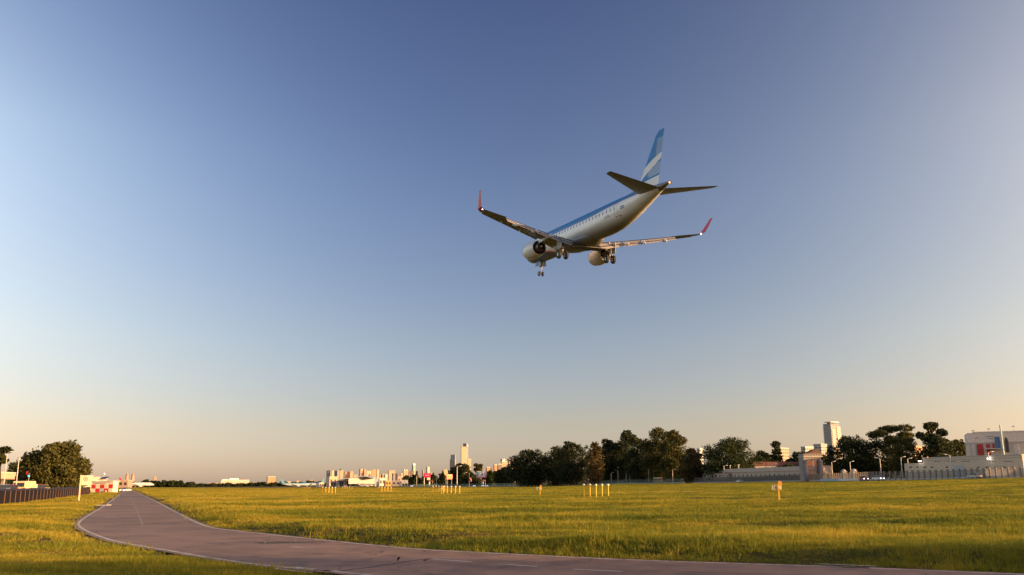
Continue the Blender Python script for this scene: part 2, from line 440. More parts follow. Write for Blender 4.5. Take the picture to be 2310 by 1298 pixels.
# broken patch with a pothole rim in the bend
pc = Vector(gp0(645, 1224)).to_3d()
rim = MB(); holes = []
for k in range(14):
    a = 2 * math.pi * k / 14; r = 1 + .25 * math.sin(3 * a + 1)
    holes.append((pc.x + 1.0 * r * math.cos(a), pc.y + .40 * r * math.sin(a)))
link('pothole_patch', fill_poly('pothole_patch', holes, .004, mat('broken_asphalt', (.035, .03, .028), .9, bmp=.5)), road)
for k in range(14):
    a = random.uniform(0, 6.28); r = random.uniform(.7, 1.25); s = random.uniform(.012, .035)
    rim.ball((pc.x + .7 * r * math.cos(a), pc.y + .5 * r * math.sin(a), s * .4), s, 5, 3, .7)
link('pothole_rubble', rim.mesh('pothole_rubble', mat('asphalt_rubble', (.12, .10, .09), .9)), road)
for (x0, y0), (x1, y1), w in (((745, 1292), (960, 1262), .10), ((520, 1216), (610, 1213), .18)):
    a, b = np.array(gp0(x0, y0)), np.array(gp0(x1, y1)); ln = np.linspace(a, b, 9); ln[1:-1] += RNG.normal(0, .06, (7, 2))
    link('tar_seam', strip(ln, -w / 2, w / 2, .004, 'tar_seam', mat('tar_seal', (.05, .04, .038), .7)), road)
# concrete drain cover slab on the left verge
c = gp0(213, 1141)
tag(MB().box(-1.3, 1.3, -.5, .5, 0, .1).build('drain_slab', GREYC, None, False, (c[0], c[1], tz(*c) - .02)), 'pale concrete slab lying in the grass beside the bend', 'slab')

# ------------------------------------------------------------------ grass blades
def blade_clump(k, nb, spread, h, w):
    V = []; F = []
    for i in range(nb):
        bx, by = RNG.normal(0, spread, 2); a = RNG.uniform(0, 6.283); hh = h * RNG.uniform(.55, 1.25); ww = w * RNG.uniform(.7, 1.3)
        lean = RNG.uniform(.1, .8) * hh; la = RNG.uniform(0, 6.283)
        dx, dy = math.cos(a) * ww, math.sin(a) * ww; lx, ly = math.cos(la) * lean, math.sin(la) * lean
        o = len(V)
        V += [(bx - dx, by - dy, -.02), (bx + dx, by + dy, -.02), (bx + dx * .8 + lx * .35, by + dy * .8 + ly * .35, hh * .55), (bx - dx * .8 + lx * .35, by - dy * .8 + ly * .35, hh * .55), (bx + lx, by + ly, hh)]
        F += [(o, o + 1, o + 2, o + 3), (o + 3, o + 2, o + 4)]
    me = bpy.data.meshes.new('grass_clump'); me.from_pydata(V, [], F); me.materials.append(BLADE); me.shade_smooth(); return me
PROTO = bpy.data.collections.new('grass_prototypes')
for k in range(4):
    PROTO.objects.link(bpy.data.objects.new('grass_clump', blade_clump(k, 20, .09, .10, .0042)))
PROTO2 = bpy.data.collections.new('far_grass_prototypes')
for k in range(4):
    PROTO2.objects.link(bpy.data.objects.new('grass_tuft', blade_clump(k, 44, .34, .105, .010)))
def scatter(name, rings, proto, label, marg):
    P = []; S = []
    for r0, r1, dens, sxy, sz in rings:
        a0, a1 = rad(-38), rad(38)
        n = int((a1 - a0) / 2 * (r1 * r1 - r0 * r0) * dens)
        r = np.sqrt(RNG.uniform(r0 * r0, r1 * r1, n)); a = RNG.uniform(a0, a1, n)
        x, y = np.sin(a) * r, np.cos(a) * r
        D = np.interp(x / y, PROF_T, PROF_D)
        ok = (y < D - 9)
        x, y = x[ok], y[ok]
        m = y < 420; ins = np.zeros(len(x), bool); dm = np.full(len(x), 9.)
        ins[m] = inside(ROAD_POLY, x[m], y[m]); dm[m] = np.minimum(distline(ROAD_L, x[m], y[m]), distline(ROAD_R, x[m], y[m]))
        side = RNG.uniform(.02, .5, len(x))
        ok = (~ins & (dm > side + marg * sxy)) | (ins & (dm < .16) & (RNG.uniform(0, 1, len(x)) < (.22 if marg < .1 else 0))); x, y, dm = x[ok], y[ok], dm[ok]
        ln = .80 + .60 * np.sin(x * .31 + 1.7 * np.sin(y * .17)) * np.sin(y * .53 + x * .07) + .40 * np.sin(x * 1.1 + y * .9 + 2 * np.sin(y * .4)) * np.sin(y * 1.6 - x * .3) + RNG.normal(0, .18, len(x))
        tall = np.clip(ln, .22, 1.9) * np.where(dm < 1.0, .8, 1)
        bare = (np.sin(x * .05 + 3 * np.sin(y * .061)) * np.sin(y * .22 + 1.1) + .35 * np.sin(x * .21 + y * 1.3) > .52) & (RNG.uniform(0, 1, len(x)) < .6)
        x, y, tall = x[~bare], y[~bare], tall[~bare]
        P.append(np.column_stack([x, y, terrain(x, y)]))
        s = RNG.uniform(.75, 1.35, len(x))
        S.append(np.column_stack([s * sxy, s * sxy, s * sz * tall]))
    P = np.vstack(P); S = np.vstack(S)
    me = bpy.data.meshes.new(name); me.vertices.add(len(P)); me.vertices.foreach_set('co', P.astype(np.float32).ravel())
    at1 = me.attributes.new('scl', 'FLOAT_VECTOR', 'POINT'); at1.data.foreach_set('vector', S.astype(np.float32).ravel())
    at2 = me.attributes.new('rz', 'FLOAT', 'POINT'); at2.data.foreach_set('value', RNG.uniform(0, 6.283, len(P)).astype(np.float32))
    me.materials.append(BLADE)
    o = link(name, me); o['kind'] = 'stuff'; o['label'] = label; o['category'] = 'grass'
    ng = bpy.data.node_groups.new(name, 'GeometryNodeTree')
    ng.interface.new_socket('Geometry', in_out='INPUT', socket_type='NodeSocketGeometry'); ng.interface.new_socket('Geometry', in_out='OUTPUT', socket_type='NodeSocketGeometry')
    gi = ng.nodes.new('NodeGroupInput'); go = ng.nodes.new('NodeGroupOutput')
    ci = ng.nodes.new('GeometryNodeCollectionInfo'); ci.inputs['Collection'].default_value = proto
    ci.inputs['Separate Children'].default_value = True; ci.inputs['Reset Children'].default_value = True
    ip = ng.nodes.new('GeometryNodeInstanceOnPoints'); ip.inputs['Pick Instance'].default_value = True
    na = ng.nodes.new('GeometryNodeInputNamedAttribute'); na.data_type = 'FLOAT_VECTOR'; na.inputs[0].default_value = 'scl'
    nr = ng.nodes.new('GeometryNodeInputNamedAttribute'); nr.data_type = 'FLOAT'; nr.inputs[0].default_value = 'rz'
    cx = ng.nodes.new('ShaderNodeCombineXYZ')
    L = ng.links.new
    L(gi.outputs[0], ip.inputs['Points']); L(ci.outputs[0], ip.inputs['Instance']); L(nr.outputs['Attribute'], cx.inputs[2])
    L(cx.outputs[0], ip.inputs['Rotation']); L(na.outputs['Attribute'], ip.inputs['Scale']); L(ip.outputs[0], go.inputs[0])
    md = o.modifiers.new('scatter', 'NODES'); md.node_group = ng
    print(name, len(P)); return o
scatter('meadow_grass', [(9, 26, 95, 1.0, 1.15), (26, 48, 34, 1.5, 1.15), (48, 75, 13, 2.2, 1.1)], PROTO, 'long mown green and straw coloured grass on both sides of the road', .05)
scatter('airfield_grass', [(48, 110, 5.0, 1.0, .9), (110, 240, 1.3, 1.7, .95), (240, 520, .30, 3.2, 1.0), (520, 1100, .045, 6.0, 1.1)], PROTO2, 'short sunlit airfield grass reaching to the far perimeter', .45)

# ------------------------------------------------------------------ airliner
# body axes while modelling: x metres aft of the nose, y to starboard, z up; L() turns them into the object's own axes
def L(x, y, z): return Vector((18 - x, -y, z))
FUS = [(-.05, .03, -.50, -.56), (.12, .26, -.24, -.80), (.4, .5, -.02, -1.02), (.9, .79, .24, -1.25), (1.6, 1.04, .62, -1.45), (2.4, 1.24, 1.10, -1.57), (3.3, 1.38, 1.42, -1.64),
       (4.6, 1.48, 1.62, -1.68), (6.2, 1.505, 1.68, -1.69), (10, 1.505, 1.68, -1.69), (15, 1.505, 1.68, -1.69), (20, 1.505, 1.68, -1.69), (23.5, 1.505, 1.68, -1.68), (25.5, 1.48, 1.68, -1.53), (27.5, 1.37, 1.67, -1.18),
       (29.5, 1.16, 1.64, -.70), (31.5, .88, 1.58, -.14), (33.2, .62, 1.50, .34), (34.6, .38, 1.40, .72), (35.4, .24, 1.32, .92), (35.75, .17, 1.27, .98)]
def fus(x):
    f = np.array(FUS); return [float(np.interp(x, f[:, 0], f[:, k])) for k in (1, 2, 3)]
def fus_y(x, z):                                   # half width of the hull at height z
    w, zt, zb = fus(x); c = (zt + zb) / 2; r = (zt - zb) / 2
    return w * math.sqrt(max(0, 1 - ((z - c) / r) ** 2))
def ring(x, w, zt, zb, n=40):
    c, r = (zt + zb) / 2, (zt - zb) / 2
    return [L(x, w * math.sin(2 * math.pi * k / n), c + r * math.cos(2 * math.pi * k / n)) for k in range(n)]
AIRF = [(1, .0), (.85, .022), (.65, .048), (.42, .062), (.2, .056), (.07, .036), (.015, .018), (0, 0), (.015, -.013), (.07, -.024), (.2, -.036), (.42, -.040), (.65, -.028), (.85, -.012)]
def sect(le, chord, thick=1., cd=(1, 0, 0), up=(0, 0, 1)):
    cd, up, le = Vector(cd).normalized(), Vector(up).normalized(), Vector(le)
    return [L(*(le + cd * (a * chord) + up * (b * chord * thick))) for a, b in AIRF]
def w_le(y): return 12.9 + (y - 1.6) * .525
def w_te(y): return float(np.interp(y, [0, 1.6, 4.9, 13.55], [18.2, 18.2, 18.35, 20.55]))
def w_z(y): return -1.3 + (y - 1.6) * .138

def livery_mats(kind):
    """hull paint: function of the hull's own coordinates"""
    m, nt, b = newmat('hull_paint_' + kind)
    (X, Y, Z), oc = objco(nt)
    x = X * -1 + 18
    n = noise(nt, oc, .5, 4)
    if kind == 'main':
        white = ramp(nt, n, [(.3, (.70, .70, .70)), (.7, (.80, .80, .79))])
        topz = x._op('SUBTRACT', 21)._op('MAXIMUM', 0.) * .05 + .56          # lower edge of the blue back
        blue = Z > topz; line = Z > (topz - .07)
        low = x * .095 - (x._op('MULTIPLY', x) * .0155) - .86            # navy chin sweeping under the nose
        navy = (Z < low) * (x < 12.); red2 = (Z < (low + .15)) * (x < 12.)
        c = mixrgb(nt, line, white, (.40, .02, .06)); c = mixrgb(nt, blue, c, (.004, .205, .45))
        c = mixrgb(nt, red2, c, (.52, .02, .03)); c = mixrgb(nt, navy, c, (.03, .09, .17))
        belly = (Z * -1.1 - .55).clamp01() * (x > 11.)  # underside shade painted into the hull colour, greyer towards the bottom
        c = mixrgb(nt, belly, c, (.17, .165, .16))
        c = mixrgb(nt, x > 34.4, c, (.16, .14, .12))
        # frame joints
        j = (x * (1 / 2.9)).frac() < .006
        c = mixrgb(nt, j * .25, c, (.2, .2, .2))
    elif kind == 'red':
        white = ramp(nt, n, [(.3, (.70, .68, .64)), (.7, (.8, .78, .75))])
        sw = (x - Z * 1.4)
        c = mixrgb(nt, (sw > 23.0) * (sw < 28.0), white, (.55, .03, .03))
    elif kind == 'plain':
        c = ramp(nt, n, [(.3, (.66, .62, .56)), (.7, (.76, .72, .66))])
    else:
        white = ramp(nt, n, [(.3, (.62, .66, .68)), (.7, (.75, .78, .78))])
        c = mixrgb(nt, Z > .55, white, (.16, .42, .52))
    nt.links.new(c, b.inputs['Base Color']); b.inputs['Roughness'].default_value = .32
    b.inputs['Coat Weight'].default_value = .25; b.inputs['Coat Roughness'].default_value = .2
    return m
def fin_mat():
    m, nt, b = newmat('tail_fin_paint')
    (X, Y, Z), oc = objco(nt)
    x = X * -1 + 18                                   # aft
    # along-chord parameter 0 (leading edge) .. 1 (trailing edge)
    le = Z * .79 + 28.28; te = Z * .215 + 33.56
    t = (x - le)._op('DIVIDE', te - le)
    white = (.76, .76, .75); blue = (.0, .175, .49)
    hi_edge = t * 1.25 - (t * t) * .35 + 3.72            # lower border of the big blue field
    up = Z > hi_edge
    st1 = ((Z - t * .9) * 5.6).frac() < .26             # thin white lines towards the trailing edge
    st1 = st1 * (t > ((Z * -.13) + 1.22)) * (Z < 6.15) * (Z > 4.3)
    lo_top = t._op('POWER', .75) * 1.75 + 2.28; lo_bot = t * .18 + 2.22
    wave = (Z < lo_top) * (Z > lo_bot)
    st2 = (((Z - t * .35) * 4.3).frac() < .36) * (t > ((Z * -.02) + .47)) * (Z < 3.72) * (Z > 2.55)
    c = mixrgb(nt, up * st1.inv(), white, blue)
    c = mixrgb(nt, wave * st2.inv(), c, blue)
    base = Z < 1.75
    c = mixrgb(nt, base * 0., c, blue)
    nt.links.new(c, b.inputs['Base Color']); b.inputs['Roughness'].default_value = .45; b.inputs['Specular IOR Level'].default_value = .25
    return m
WINGM = mat('wing_grey_paint', (.24, .245, .25), .4, 0., .15, .8)
FLAPM = mat('flap_white_paint', (.29, .28, .265), .35, 0., .12, .8)
LEADM = mat('bare_metal_edge', (.45, .46, .48), .28, .85, .1)
NACM = mat('nacelle_white_paint', (.70, .70, .69), .32, 0., .1, .6)
HOTM = mat('exhaust_metal', (.16, .14, .12), .4, .7, .25, 2)
WLM = mat('winglet_red_paint', (.52, .02, .06), .35)
GEARM = mat('landing_gear_paint', (.26, .25, .24), .4, .2)

def fin_sect(z, le, te, thick=1.):
    return sect((le, 0, z), te - le, thick, (1, 0, 0), (0, 1, 0))

def airliner(loc, heading, pitch, roll, label, cat, kind='main', gear=True, flaps=True, group=None, sc=1.):
    h, p, r = rad(heading), rad(pitch), rad(roll)
    fw = Vector((math.sin(h) * math.cos(p), math.cos(h) * math.cos(p), math.sin(p)))
    rt = fw.cross(Vector((0, 0, 1))).normalized(); up = rt.cross(fw)
    rt2 = rt * math.cos(r) - up * math.sin(r); up2 = up * math.cos(r) + rt * math.sin(r)
    M = Matrix((fw, -rt2, up2)).transposed().to_4x4(); M.translation = loc
    root = thing('airliner', label, cat, group=group); root.matrix_world = M @ Matrix.Scale(sc, 4)
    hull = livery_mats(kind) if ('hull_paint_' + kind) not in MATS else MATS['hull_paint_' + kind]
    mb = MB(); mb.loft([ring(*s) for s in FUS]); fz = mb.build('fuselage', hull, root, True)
    # belly fairing between the wings
    rg = []
    for x, w, zb in ((11.4, .5, -1.62), (12.4, 1.25, -1.86), (14, 1.62, -2.1), (16, 1.7, -2.16), (18, 1.66, -2.12), (19.6, 1.3, -1.92), (20.8, .6, -1.66)):
        rg.append([L(x, w * math.sin(2 * math.pi * k / 28), (zb - .75) / 2 + (-.75 - zb) / 2 * math.cos(2 * math.pi * k / 28)) for k in range(28)])
    MB().loft(rg).build('belly_fairing', mat('fairing_paint', (.20, .195, .19), .4, 0, .15, .6), root, True)
    # cockpit and cabin glazing
    def quadw(x0, x1, z0, z1, s, off=.006):
        pts = []
        for x, z in ((x0, z0), (x1, z0), (x1, z1), (x0, z1)):
            pts.append(L(x, s * (fus_y(x, z) + off), z))
        return pts
    if kind == 'main':
        for s in (-1, 1):
            for i in range(27):
                x = 5.9 + i * .82
                rr = []
                for k in range(10):
                    a = 2 * math.pi * k / 10; zz = .26 + .2 * math.sin(a); xx = x + .13 * math.cos(a)
                    rr.append(L(xx, s * (fus_y(xx, zz) + .008), zz))
                w = MB(); w.add(rr, [tuple(range(10))]); w.build('cabin_window', mat('cabin_glass', (.20, .21, .23), .25), root)
            for x0, x1, z0, z1 in ((1.15, 1.75, .28, .62), (1.8, 2.45, .38, .85)):
                MB().add(quadw(x0, x1, z0, z1, s), [(0, 1, 2, 3)]).build('cockpit_window', GLASS, root)
            for x0, x1, z0, z1 in ((4.55, 5.25, -.95, .85), (27.1, 27.75, -.55, .8)):   # passenger doors: outline
                d = MB()
                for a0, a1, b0, b1 in ((x0, x0 + .035, z0, z1), (x1 - .035, x1, z0, z1), (x0, x1, z0, z0 + .035), (x0, x1, z1 - .035, z1)):
                    n = 6
                    for k in range(n):
                        zz0, zz1 = b0 + (b1 - b0) * k / n, b0 + (b1 - b0) * (k + 1) / n
                        d.add(quadw(a0, a1, zz0, zz1, s, .007), [(0, 1, 2, 3)])
                d.build('door_outline', mat('door_seam', (.30, .30, .31), .5), root)
            # registration and flag on the rear fuselage
            cu = bpy.data.curves.new('registration', 'FONT'); cu.body = 'LV-FPS'; cu.size = .42; cu.align_x = 'CENTER'
            to = bpy.data.objects.new('registration', cu); COL.objects.link(to)
            bpy.context.view_layer.update()
            me = bpy.data.meshes.new_from_object(to.evaluated_get(bpy.context.evaluated_depsgraph_get()))
            bpy.data.objects.remove(to)
            for v in me.vertices:
                xx = 25.6 + (v.co.x if s < 0 else -v.co.x); zz = -.42 + v.co.y
                v.co = L(xx, s * (fus_y(xx, zz) + .009), zz)
            me.materials.clear(); me.materials.append(mat('registration_black', (.05, .06, .07), .5)); link('registration', me, root)
            for z0, c in ((.02, (.05, .22, .42)), (.13, (.6, .6, .58)), (.24, (.05, .22, .42))):
                MB().add(quadw(28.3, 29.0, z0, z0 + .1, s, .009), [(0, 1, 2, 3)]).build('flag_band', mat('flag_%d' % int(c[0] * 100), c, .5), root)
            MB().add(quadw(27.2, 28.1, -.62, -.52, s, .009), [(0, 1, 2, 3)]).build('warning_stencil', mat('stencil_grey', (.16, .16, .17), .5), root)
        # aerials
        MB().box(-.12, .12, -.02, .02, 0, .3).build('aerial', DSTEEL, root, False, L(9, 0, 1.66))
        MB().box(-.12, .12, -.02, .02, 0, .3).build('aerial', DSTEEL, root, False, L(20, 0, 1.66))
    # wings
    for s in (-1, 1):
        S = lambda y, te, th: sect((w_le(y), s * y, w_z(y)), te - w_le(y), th)
        cut = lambda y: w_te(y) - (.2 * (w_te(y) - w_le(y)) if flaps else 0)
        sec = [S(.6, cut(1.6), 1.25), S(1.6, cut(1.6), 1.25), S(4.9, cut(4.9), 1.1), S(10.6, cut(10.6), 1.0), S(10.62, w_te(10.62), .95), S(13.55, w_te(13.55), .9)]
        MB().loft(sec).build('wing', WINGM, root, True)
        wl = [((w_le(13.55), 13.55, w_z(13.55)), w_te(13.55) - w_le(13.55), (0, -.15, 1)), ((19.62, 13.9, .52), 1.2, (0, -.75, .7)), ((20.1, 14.04, .95), .98, (0, -.97, .25)), ((21.18, 14.34, 2.11), .55, (0, -.97, .25))]
        MB().loft([sect((a[0], s * a[1], a[2]), c, .8, (1, 0, 0), (0, s * u[1], u[2])) for a, c, u in wl]).build('winglet', WLM if kind == 'main' else NACM, root, True)
        if flaps:
            def flap(y0, y1, fr, drop, ang, cfr, name, m):
                rr = []
                for y in (y0, y1):
                    c = (w_te(y) - w_le(y)); x = cut(y) + fr * c; a = rad(ang)
                    rr.append(sect((x, s * y, w_z(y) - drop * c), cfr * c, 1.3, (math.cos(a), 0, -math.sin(a)), (math.sin(a), 0, math.cos(a))))
                MB().loft(rr).build(name, m, root, True)
            flap(1.72, 4.75, -.02, .018, 28, .17, 'flap', FLAPM); flap(1.72, 4.75, .135, .115, 46, .10, 'flap', FLAPM)
            flap(4.95, 10.55, -.02, .02, 28, .21, 'flap', FLAPM); flap(4.95, 10.55, .17, .14, 44, .10, 'flap', FLAPM)
            for y0, y1 in ((2.1, 4.0), (4.9, 7.6), (7.65, 10.4), (10.45, 13.2)):        # leading edge slats
                rr = []
                for y in (y0, y1):
                    c = (w_te(y) - w_le(y)); a = rad(24)
                    rr.append(sect((w_le(y) - .075 * c, s * y, w_z(y) - .055 * c), .15 * c, 1.5, (math.cos(a), 0, math.sin(a)), (-math.sin(a), 0, math.cos(a))))
                MB().loft(rr).build('slat', LEADM, root, True)
            for y, ln in ((4.75, 2.4), (6.75, 2.1), (9.3, 1.8)):                           # flap track fairings
                x0 = cut(y) - .9; z0 = w_z(y) - .16; n = 12; rr = []
                for t, q, dz in ((0, .02, 0), (.15, .13, -.05), (.45, .21, -.14), (.75, .2, -.27), (.93, .14, -.4), (1, .03, -.47)):
                    rr.append([L(x0 + t * ln, s * (y + .72 * q * math.cos(2 * math.pi * k / n)), z0 + dz + q * math.sin(2 * math.pi * k / n)) for k in range(n)])
                MB().loft(rr).build('flap_track_fairing', NACM, root, True)
        # engine
        ex, ey, ez = 10.9, s * 4.36, -1.86
        c0 = L(ex, ey, ez)
        lat = lambda prof: [(-t, q) for t, q in prof]
        nac = MB().lathe(lat([(.55, .74), (.2, .76), (.04, .82), (0, .88), (.06, .93), (.5, 1.02), (1.2, 1.06), (2.0, 1.04), (2.8, .93), (3.2, .84), (3.2, .80), (2.7, .86), (1.5, .80)]), 'x', c0, 36).build('nacelle', NACM, root, True)
        MB().lathe(lat([(0, .875), (-.005, .88), (.055, .935), (.25, .985)]), 'x', c0, 36).build('inlet_lip', LEADM, nac, True)
        fan = MB()
        for k in range(18):
            a = 2 * math.pi * k / 18; u = Vector((0, math.cos(a), math.sin(a))); w = Vector((0, -math.sin(a), math.cos(a)))
            c1 = c0 + Vector((-.7, 0, 0))
            fan.add([c1 + u * .22 - w * .04 + Vector((.05, 0, 0)), c1 + u * .22 + w * .04 - Vector((.05, 0, 0)), c1 + u * .74 + w * .14 - Vector((.08, 0, 0)), c1 + u * .74 - w * .0 + Vector((.08, 0, 0))], [(0, 1, 2, 3)])
        fan.build('fan', DSTEEL, nac)
        MB().lathe(lat([(.35, .01), (.5, .12), (.72, .23), (.9, .24)]), 'x', c0, 16).build('spinner', DSTEEL, nac, True)
        MB().lathe(lat([(1.55, .80), (1.5, .01)]), 'x', c0, 24).build('bypass_bulkhead', DARK, nac)
        MB().lathe(lat([(1.6, .55), (2.4, .62), (3.1, .60), (3.75, .44), (3.75, .40), (3.3, .42)]), 'x', c0, 28).build('core_cowl', HOTM, nac, True)
        MB().lathe(lat([(3.3, .42), (3.3, .2), (3.7, .24), (4.25, .02)]), 'x', c0, 20).build('exhaust_cone', mat('exhaust_cone_metal', (.3, .22, .16), .45, .6), nac, True)
        py = MB()
        A = [(11.9, -.88), (13.6, -.78), (15.6, -.92), (16.8, -1.15), (15.5, -1.32), (13.9, -1.4), (12.4, -1.12)]
        py.add([L(x, ey - .14, z) for x, z in A] + [L(x, ey + .14, z) for x, z in A], [tuple(range(7)), tuple(range(13, 6, -1))] + [(i, (i + 1) % 7, (i + 1) % 7 + 7, i + 7) for i in range(7)])
        py.build('pylon', NACM, root)
        # tailplane
        MB().loft([sect((30.95, s * .3, .92), 3.75, .95), sect((31.25, s * .75, .97), 3.5, .95), sect((34.25, s * 5.85, 1.66), 1.05, .8), sect((34.55, s * 6.02, 1.68), .72, .5)]).build('tailplane', WINGM, root, True)
    # fin
    fs = [fin_sect(1.15, 28.2, 33.75, .55), fin_sect(1.62, 29.45, 33.9, .8), fin_sect(3.2, 30.8, 34.25, .85), fin_sect(5.2, 32.38, 34.68, .8), fin_sect(6.55, 33.45, 34.96, .75), fin_sect(6.9, 34.0, 35.04, .4)]
    MB().loft(fs).build('tail_fin', (MATS.get('tail_fin_paint') or fin_mat()) if kind == 'main' else hull, root, True)
    MB().loft([[L(x, q * .11 * math.sin(2 * math.pi * k / 12), z + .16 * q * math.cos(2 * math.pi * k / 12)) for k in range(12)] for x, z, q in ((25.6, 1.62, .1), (27.4, 1.70, .8), (29.2, 1.85, .9), (30.2, 2.1, .3))]).build('dorsal_fillet', FLAPM if kind == 'main' else hull, root, True)
    MB().lathe([(-.25, .165), (.0, .15), (.0, .12), (-.2, .12), (-.2, .005)][::-1], 'x', L(35.85, 0, 1.125), 16).build('tail_exhaust', HOTM, root, True)
    if gear:
        def wheel(x, y, z, r, w, parent):
            prof = [(-w / 2, r * .45), (-w / 2, r * .8), (-w * .36, r * .96), (0, r), (w * .36, r * .96), (w / 2, r * .8), (w / 2, r * .45)]
            tw = MB().lathe(prof, 'y', L(x, y, z), 24).build('wheel', BLACKR, parent, True)
            MB().lathe([(-w * .42, .02), (-w * .42, r * .5), (w * .42, r * .5), (w * .42, .02)], 'y', L(x, y, z), 16).build('rim', STEEL, tw)
        for s in (-1, 1):
            g = MB(); g.tube([L(17.55, s * 2.95, -1.2), L(17.68, s * 3.0, -2.2)], .15, 10).tube([L(17.68, s * 3.0, -2.2), L(17.72, s * 3.0, -3.2)], .095, 10)
            g.tube([L(17.72, s * 2.56, -3.2), L(17.72, s * 3.44, -3.2)], .075, 8)
            g.tube([L(17.6, s * 1.6, -1.75), L(17.66, s * 2.96, -2.25)], .07, 8).tube([L(16.6, s * 2.9, -1.4), L(17.68, s * 3.0, -2.45)], .05, 8)
            g.tube([L(17.95, s * 3, -2.0), L(18.05, s * 3, -2.6), L(17.76, s * 3, -3.05)], .035, 6)
            mg = g.build('main_gear', GEARM, root, True)
            for y in (2.56, 3.44): wheel(17.72, s * y, -3.2, .5, .34, mg)
            MB().add([L(16.9, s * 3.32, -1.25), L(18.4, s * 3.32, -1.25), L(18.3, s * 3.42, -2.5), L(17.0, s * 3.42, -2.5), L(16.9, s * 3.36, -1.25), L(18.4, s * 3.36, -1.25), L(18.3, s * 3.46, -2.5), L(17.0, s * 3.46, -2.5)],
                     [(0, 1, 2, 3), (7, 6, 5, 4), (0, 4, 5, 1), (1, 5, 6, 2), (2, 6, 7, 3), (3, 7, 4, 0)]).build('gear_door', mat('gear_door_grey', (.34, .34, .34), .4), mg)
            MB().box(-.9, .9, -1.1, 1.1, -.03, .03).build('wheel_well', DARK, root, False, L(17.7, s * 1.7, -2.1) if False else L(17.6, s * 1.0, -2.135))
        g = MB(); g.tube([L(4.35, 0, -1.5), L(4.25, 0, -2.4)], .11, 10).tube([L(4.25, 0, -2.4), L(4.18, 0, -3.2)], .065, 10).tube([L(4.18, -.26, -3.2), L(4.18, .26, -3.2)], .05, 8)
        g.tube([L(5.4, 0, -1.6), L(4.28, 0, -2.35)], .05, 8).tube([L(4.5, 0, -2.25), L(4.6, 0, -2.7), L(4.22, 0, -3.0)], .03, 6)
        ng = g.build('nose_gear', GEARM, root, True)
        for y in (-.25, .25): wheel(4.18, y, -3.2, .31, .2, ng)
        for y in (-.16, .16): MB().lathe([(-.02, .01), (.0, .1), (.08, .1), (.1, .02)], 'x', L(4.2, y, -2.25), 12).build('landing_light', LAMPG, ng, True)
        for s in (-1, 1):
            MB().add([L(3.3, s * .34, -1.6), L(4.9, s * .34, -1.64), L(4.9, s * .44, -2.25), L(3.4, s * .44, -2.2), L(3.3, s * .37, -1.6), L(4.9, s * .37, -1.64), L(4.9, s * .47, -2.25), L(3.4, s * .47, -2.2)],
                     [(0, 1, 2, 3), (7, 6, 5, 4), (0, 4, 5, 1), (1, 5, 6, 2), (2, 6, 7, 3), (3, 7, 4, 0)]).build('gear_door', mat('navy_door', (.04, .10, .17), .4), ng)
    if kind == 'main':
        for s in (-1, 1): MB().ball(L(20.35, s * 13.6, w_z(13.55) + .03), .07, 8, 6).build('wing_light', LAMPON, root, True)
        MB().ball(L(13.2, 0, 1.7), .1, 8, 6).build('beacon', mat('beacon_red', (.5, .03, .02), .3), root, True)
    return root
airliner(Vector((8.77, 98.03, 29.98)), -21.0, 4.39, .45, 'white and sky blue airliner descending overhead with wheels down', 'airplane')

# ------------------------------------------------------------------ trees
def foliage(name, dark, lite, tr=.25):
    m, nt, b = newmat(name)
    g = nt.nodes.new('ShaderNodeNewGeometry'); t = nt.nodes.new('ShaderNodeTexCoord')
    n = noise(nt, t.outputs['Object'], .35, 4)
    c = ramp(nt, n * .6 + Ex(nt, g.outputs['Random Per Island']) * .4, [(.3, dark), (.7, lite)])
    nt.links.new(c, b.inputs['Base Color']); b.inputs['Roughness'].default_value = .65; b.inputs['Specular IOR Level'].default_value = .2
    tn = nt.nodes.new('ShaderNodeBsdfTranslucent'); nt.links.new(c, tn.inputs['Color'])
    ms = nt.nodes.new('ShaderNodeMixShader'); ms.inputs[0].default_value = tr
    nt.links.new(b.outputs[0], ms.inputs[1]); nt.links.new(tn.outputs[0], ms.inputs[2]); nt.links.new(ms.outputs[0], nt.nodes['Material Output'].inputs[0])
    return m
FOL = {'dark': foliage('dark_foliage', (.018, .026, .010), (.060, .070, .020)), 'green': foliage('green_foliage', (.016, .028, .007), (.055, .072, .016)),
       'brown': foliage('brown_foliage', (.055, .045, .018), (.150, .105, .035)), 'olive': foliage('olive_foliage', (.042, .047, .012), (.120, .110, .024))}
BARK = mat('bark', (.12, .085, .055), .9, bmp=.4)
def leaves(name, C, size, m, squash=.75):
    n = len(C); u = RNG.normal(size=(n, 3)); u /= np.linalg.norm(u, axis=1)[:, None]
    w = RNG.normal(size=(n, 3)); w -= (w * u).sum(1)[:, None] * u; w /= np.linalg.norm(w, axis=1)[:, None]
    s = (size * RNG.uniform(.6, 1.4, n))[:, None]; u = u * s; w = w * s * squash
    V = np.stack([C - u, C - w * .9, C + u, C + w * .9], 1).reshape(-1, 3)
    me = quadmesh(name, V, np.arange(4 * n).reshape(n, 4)); me.materials.append(m); return me
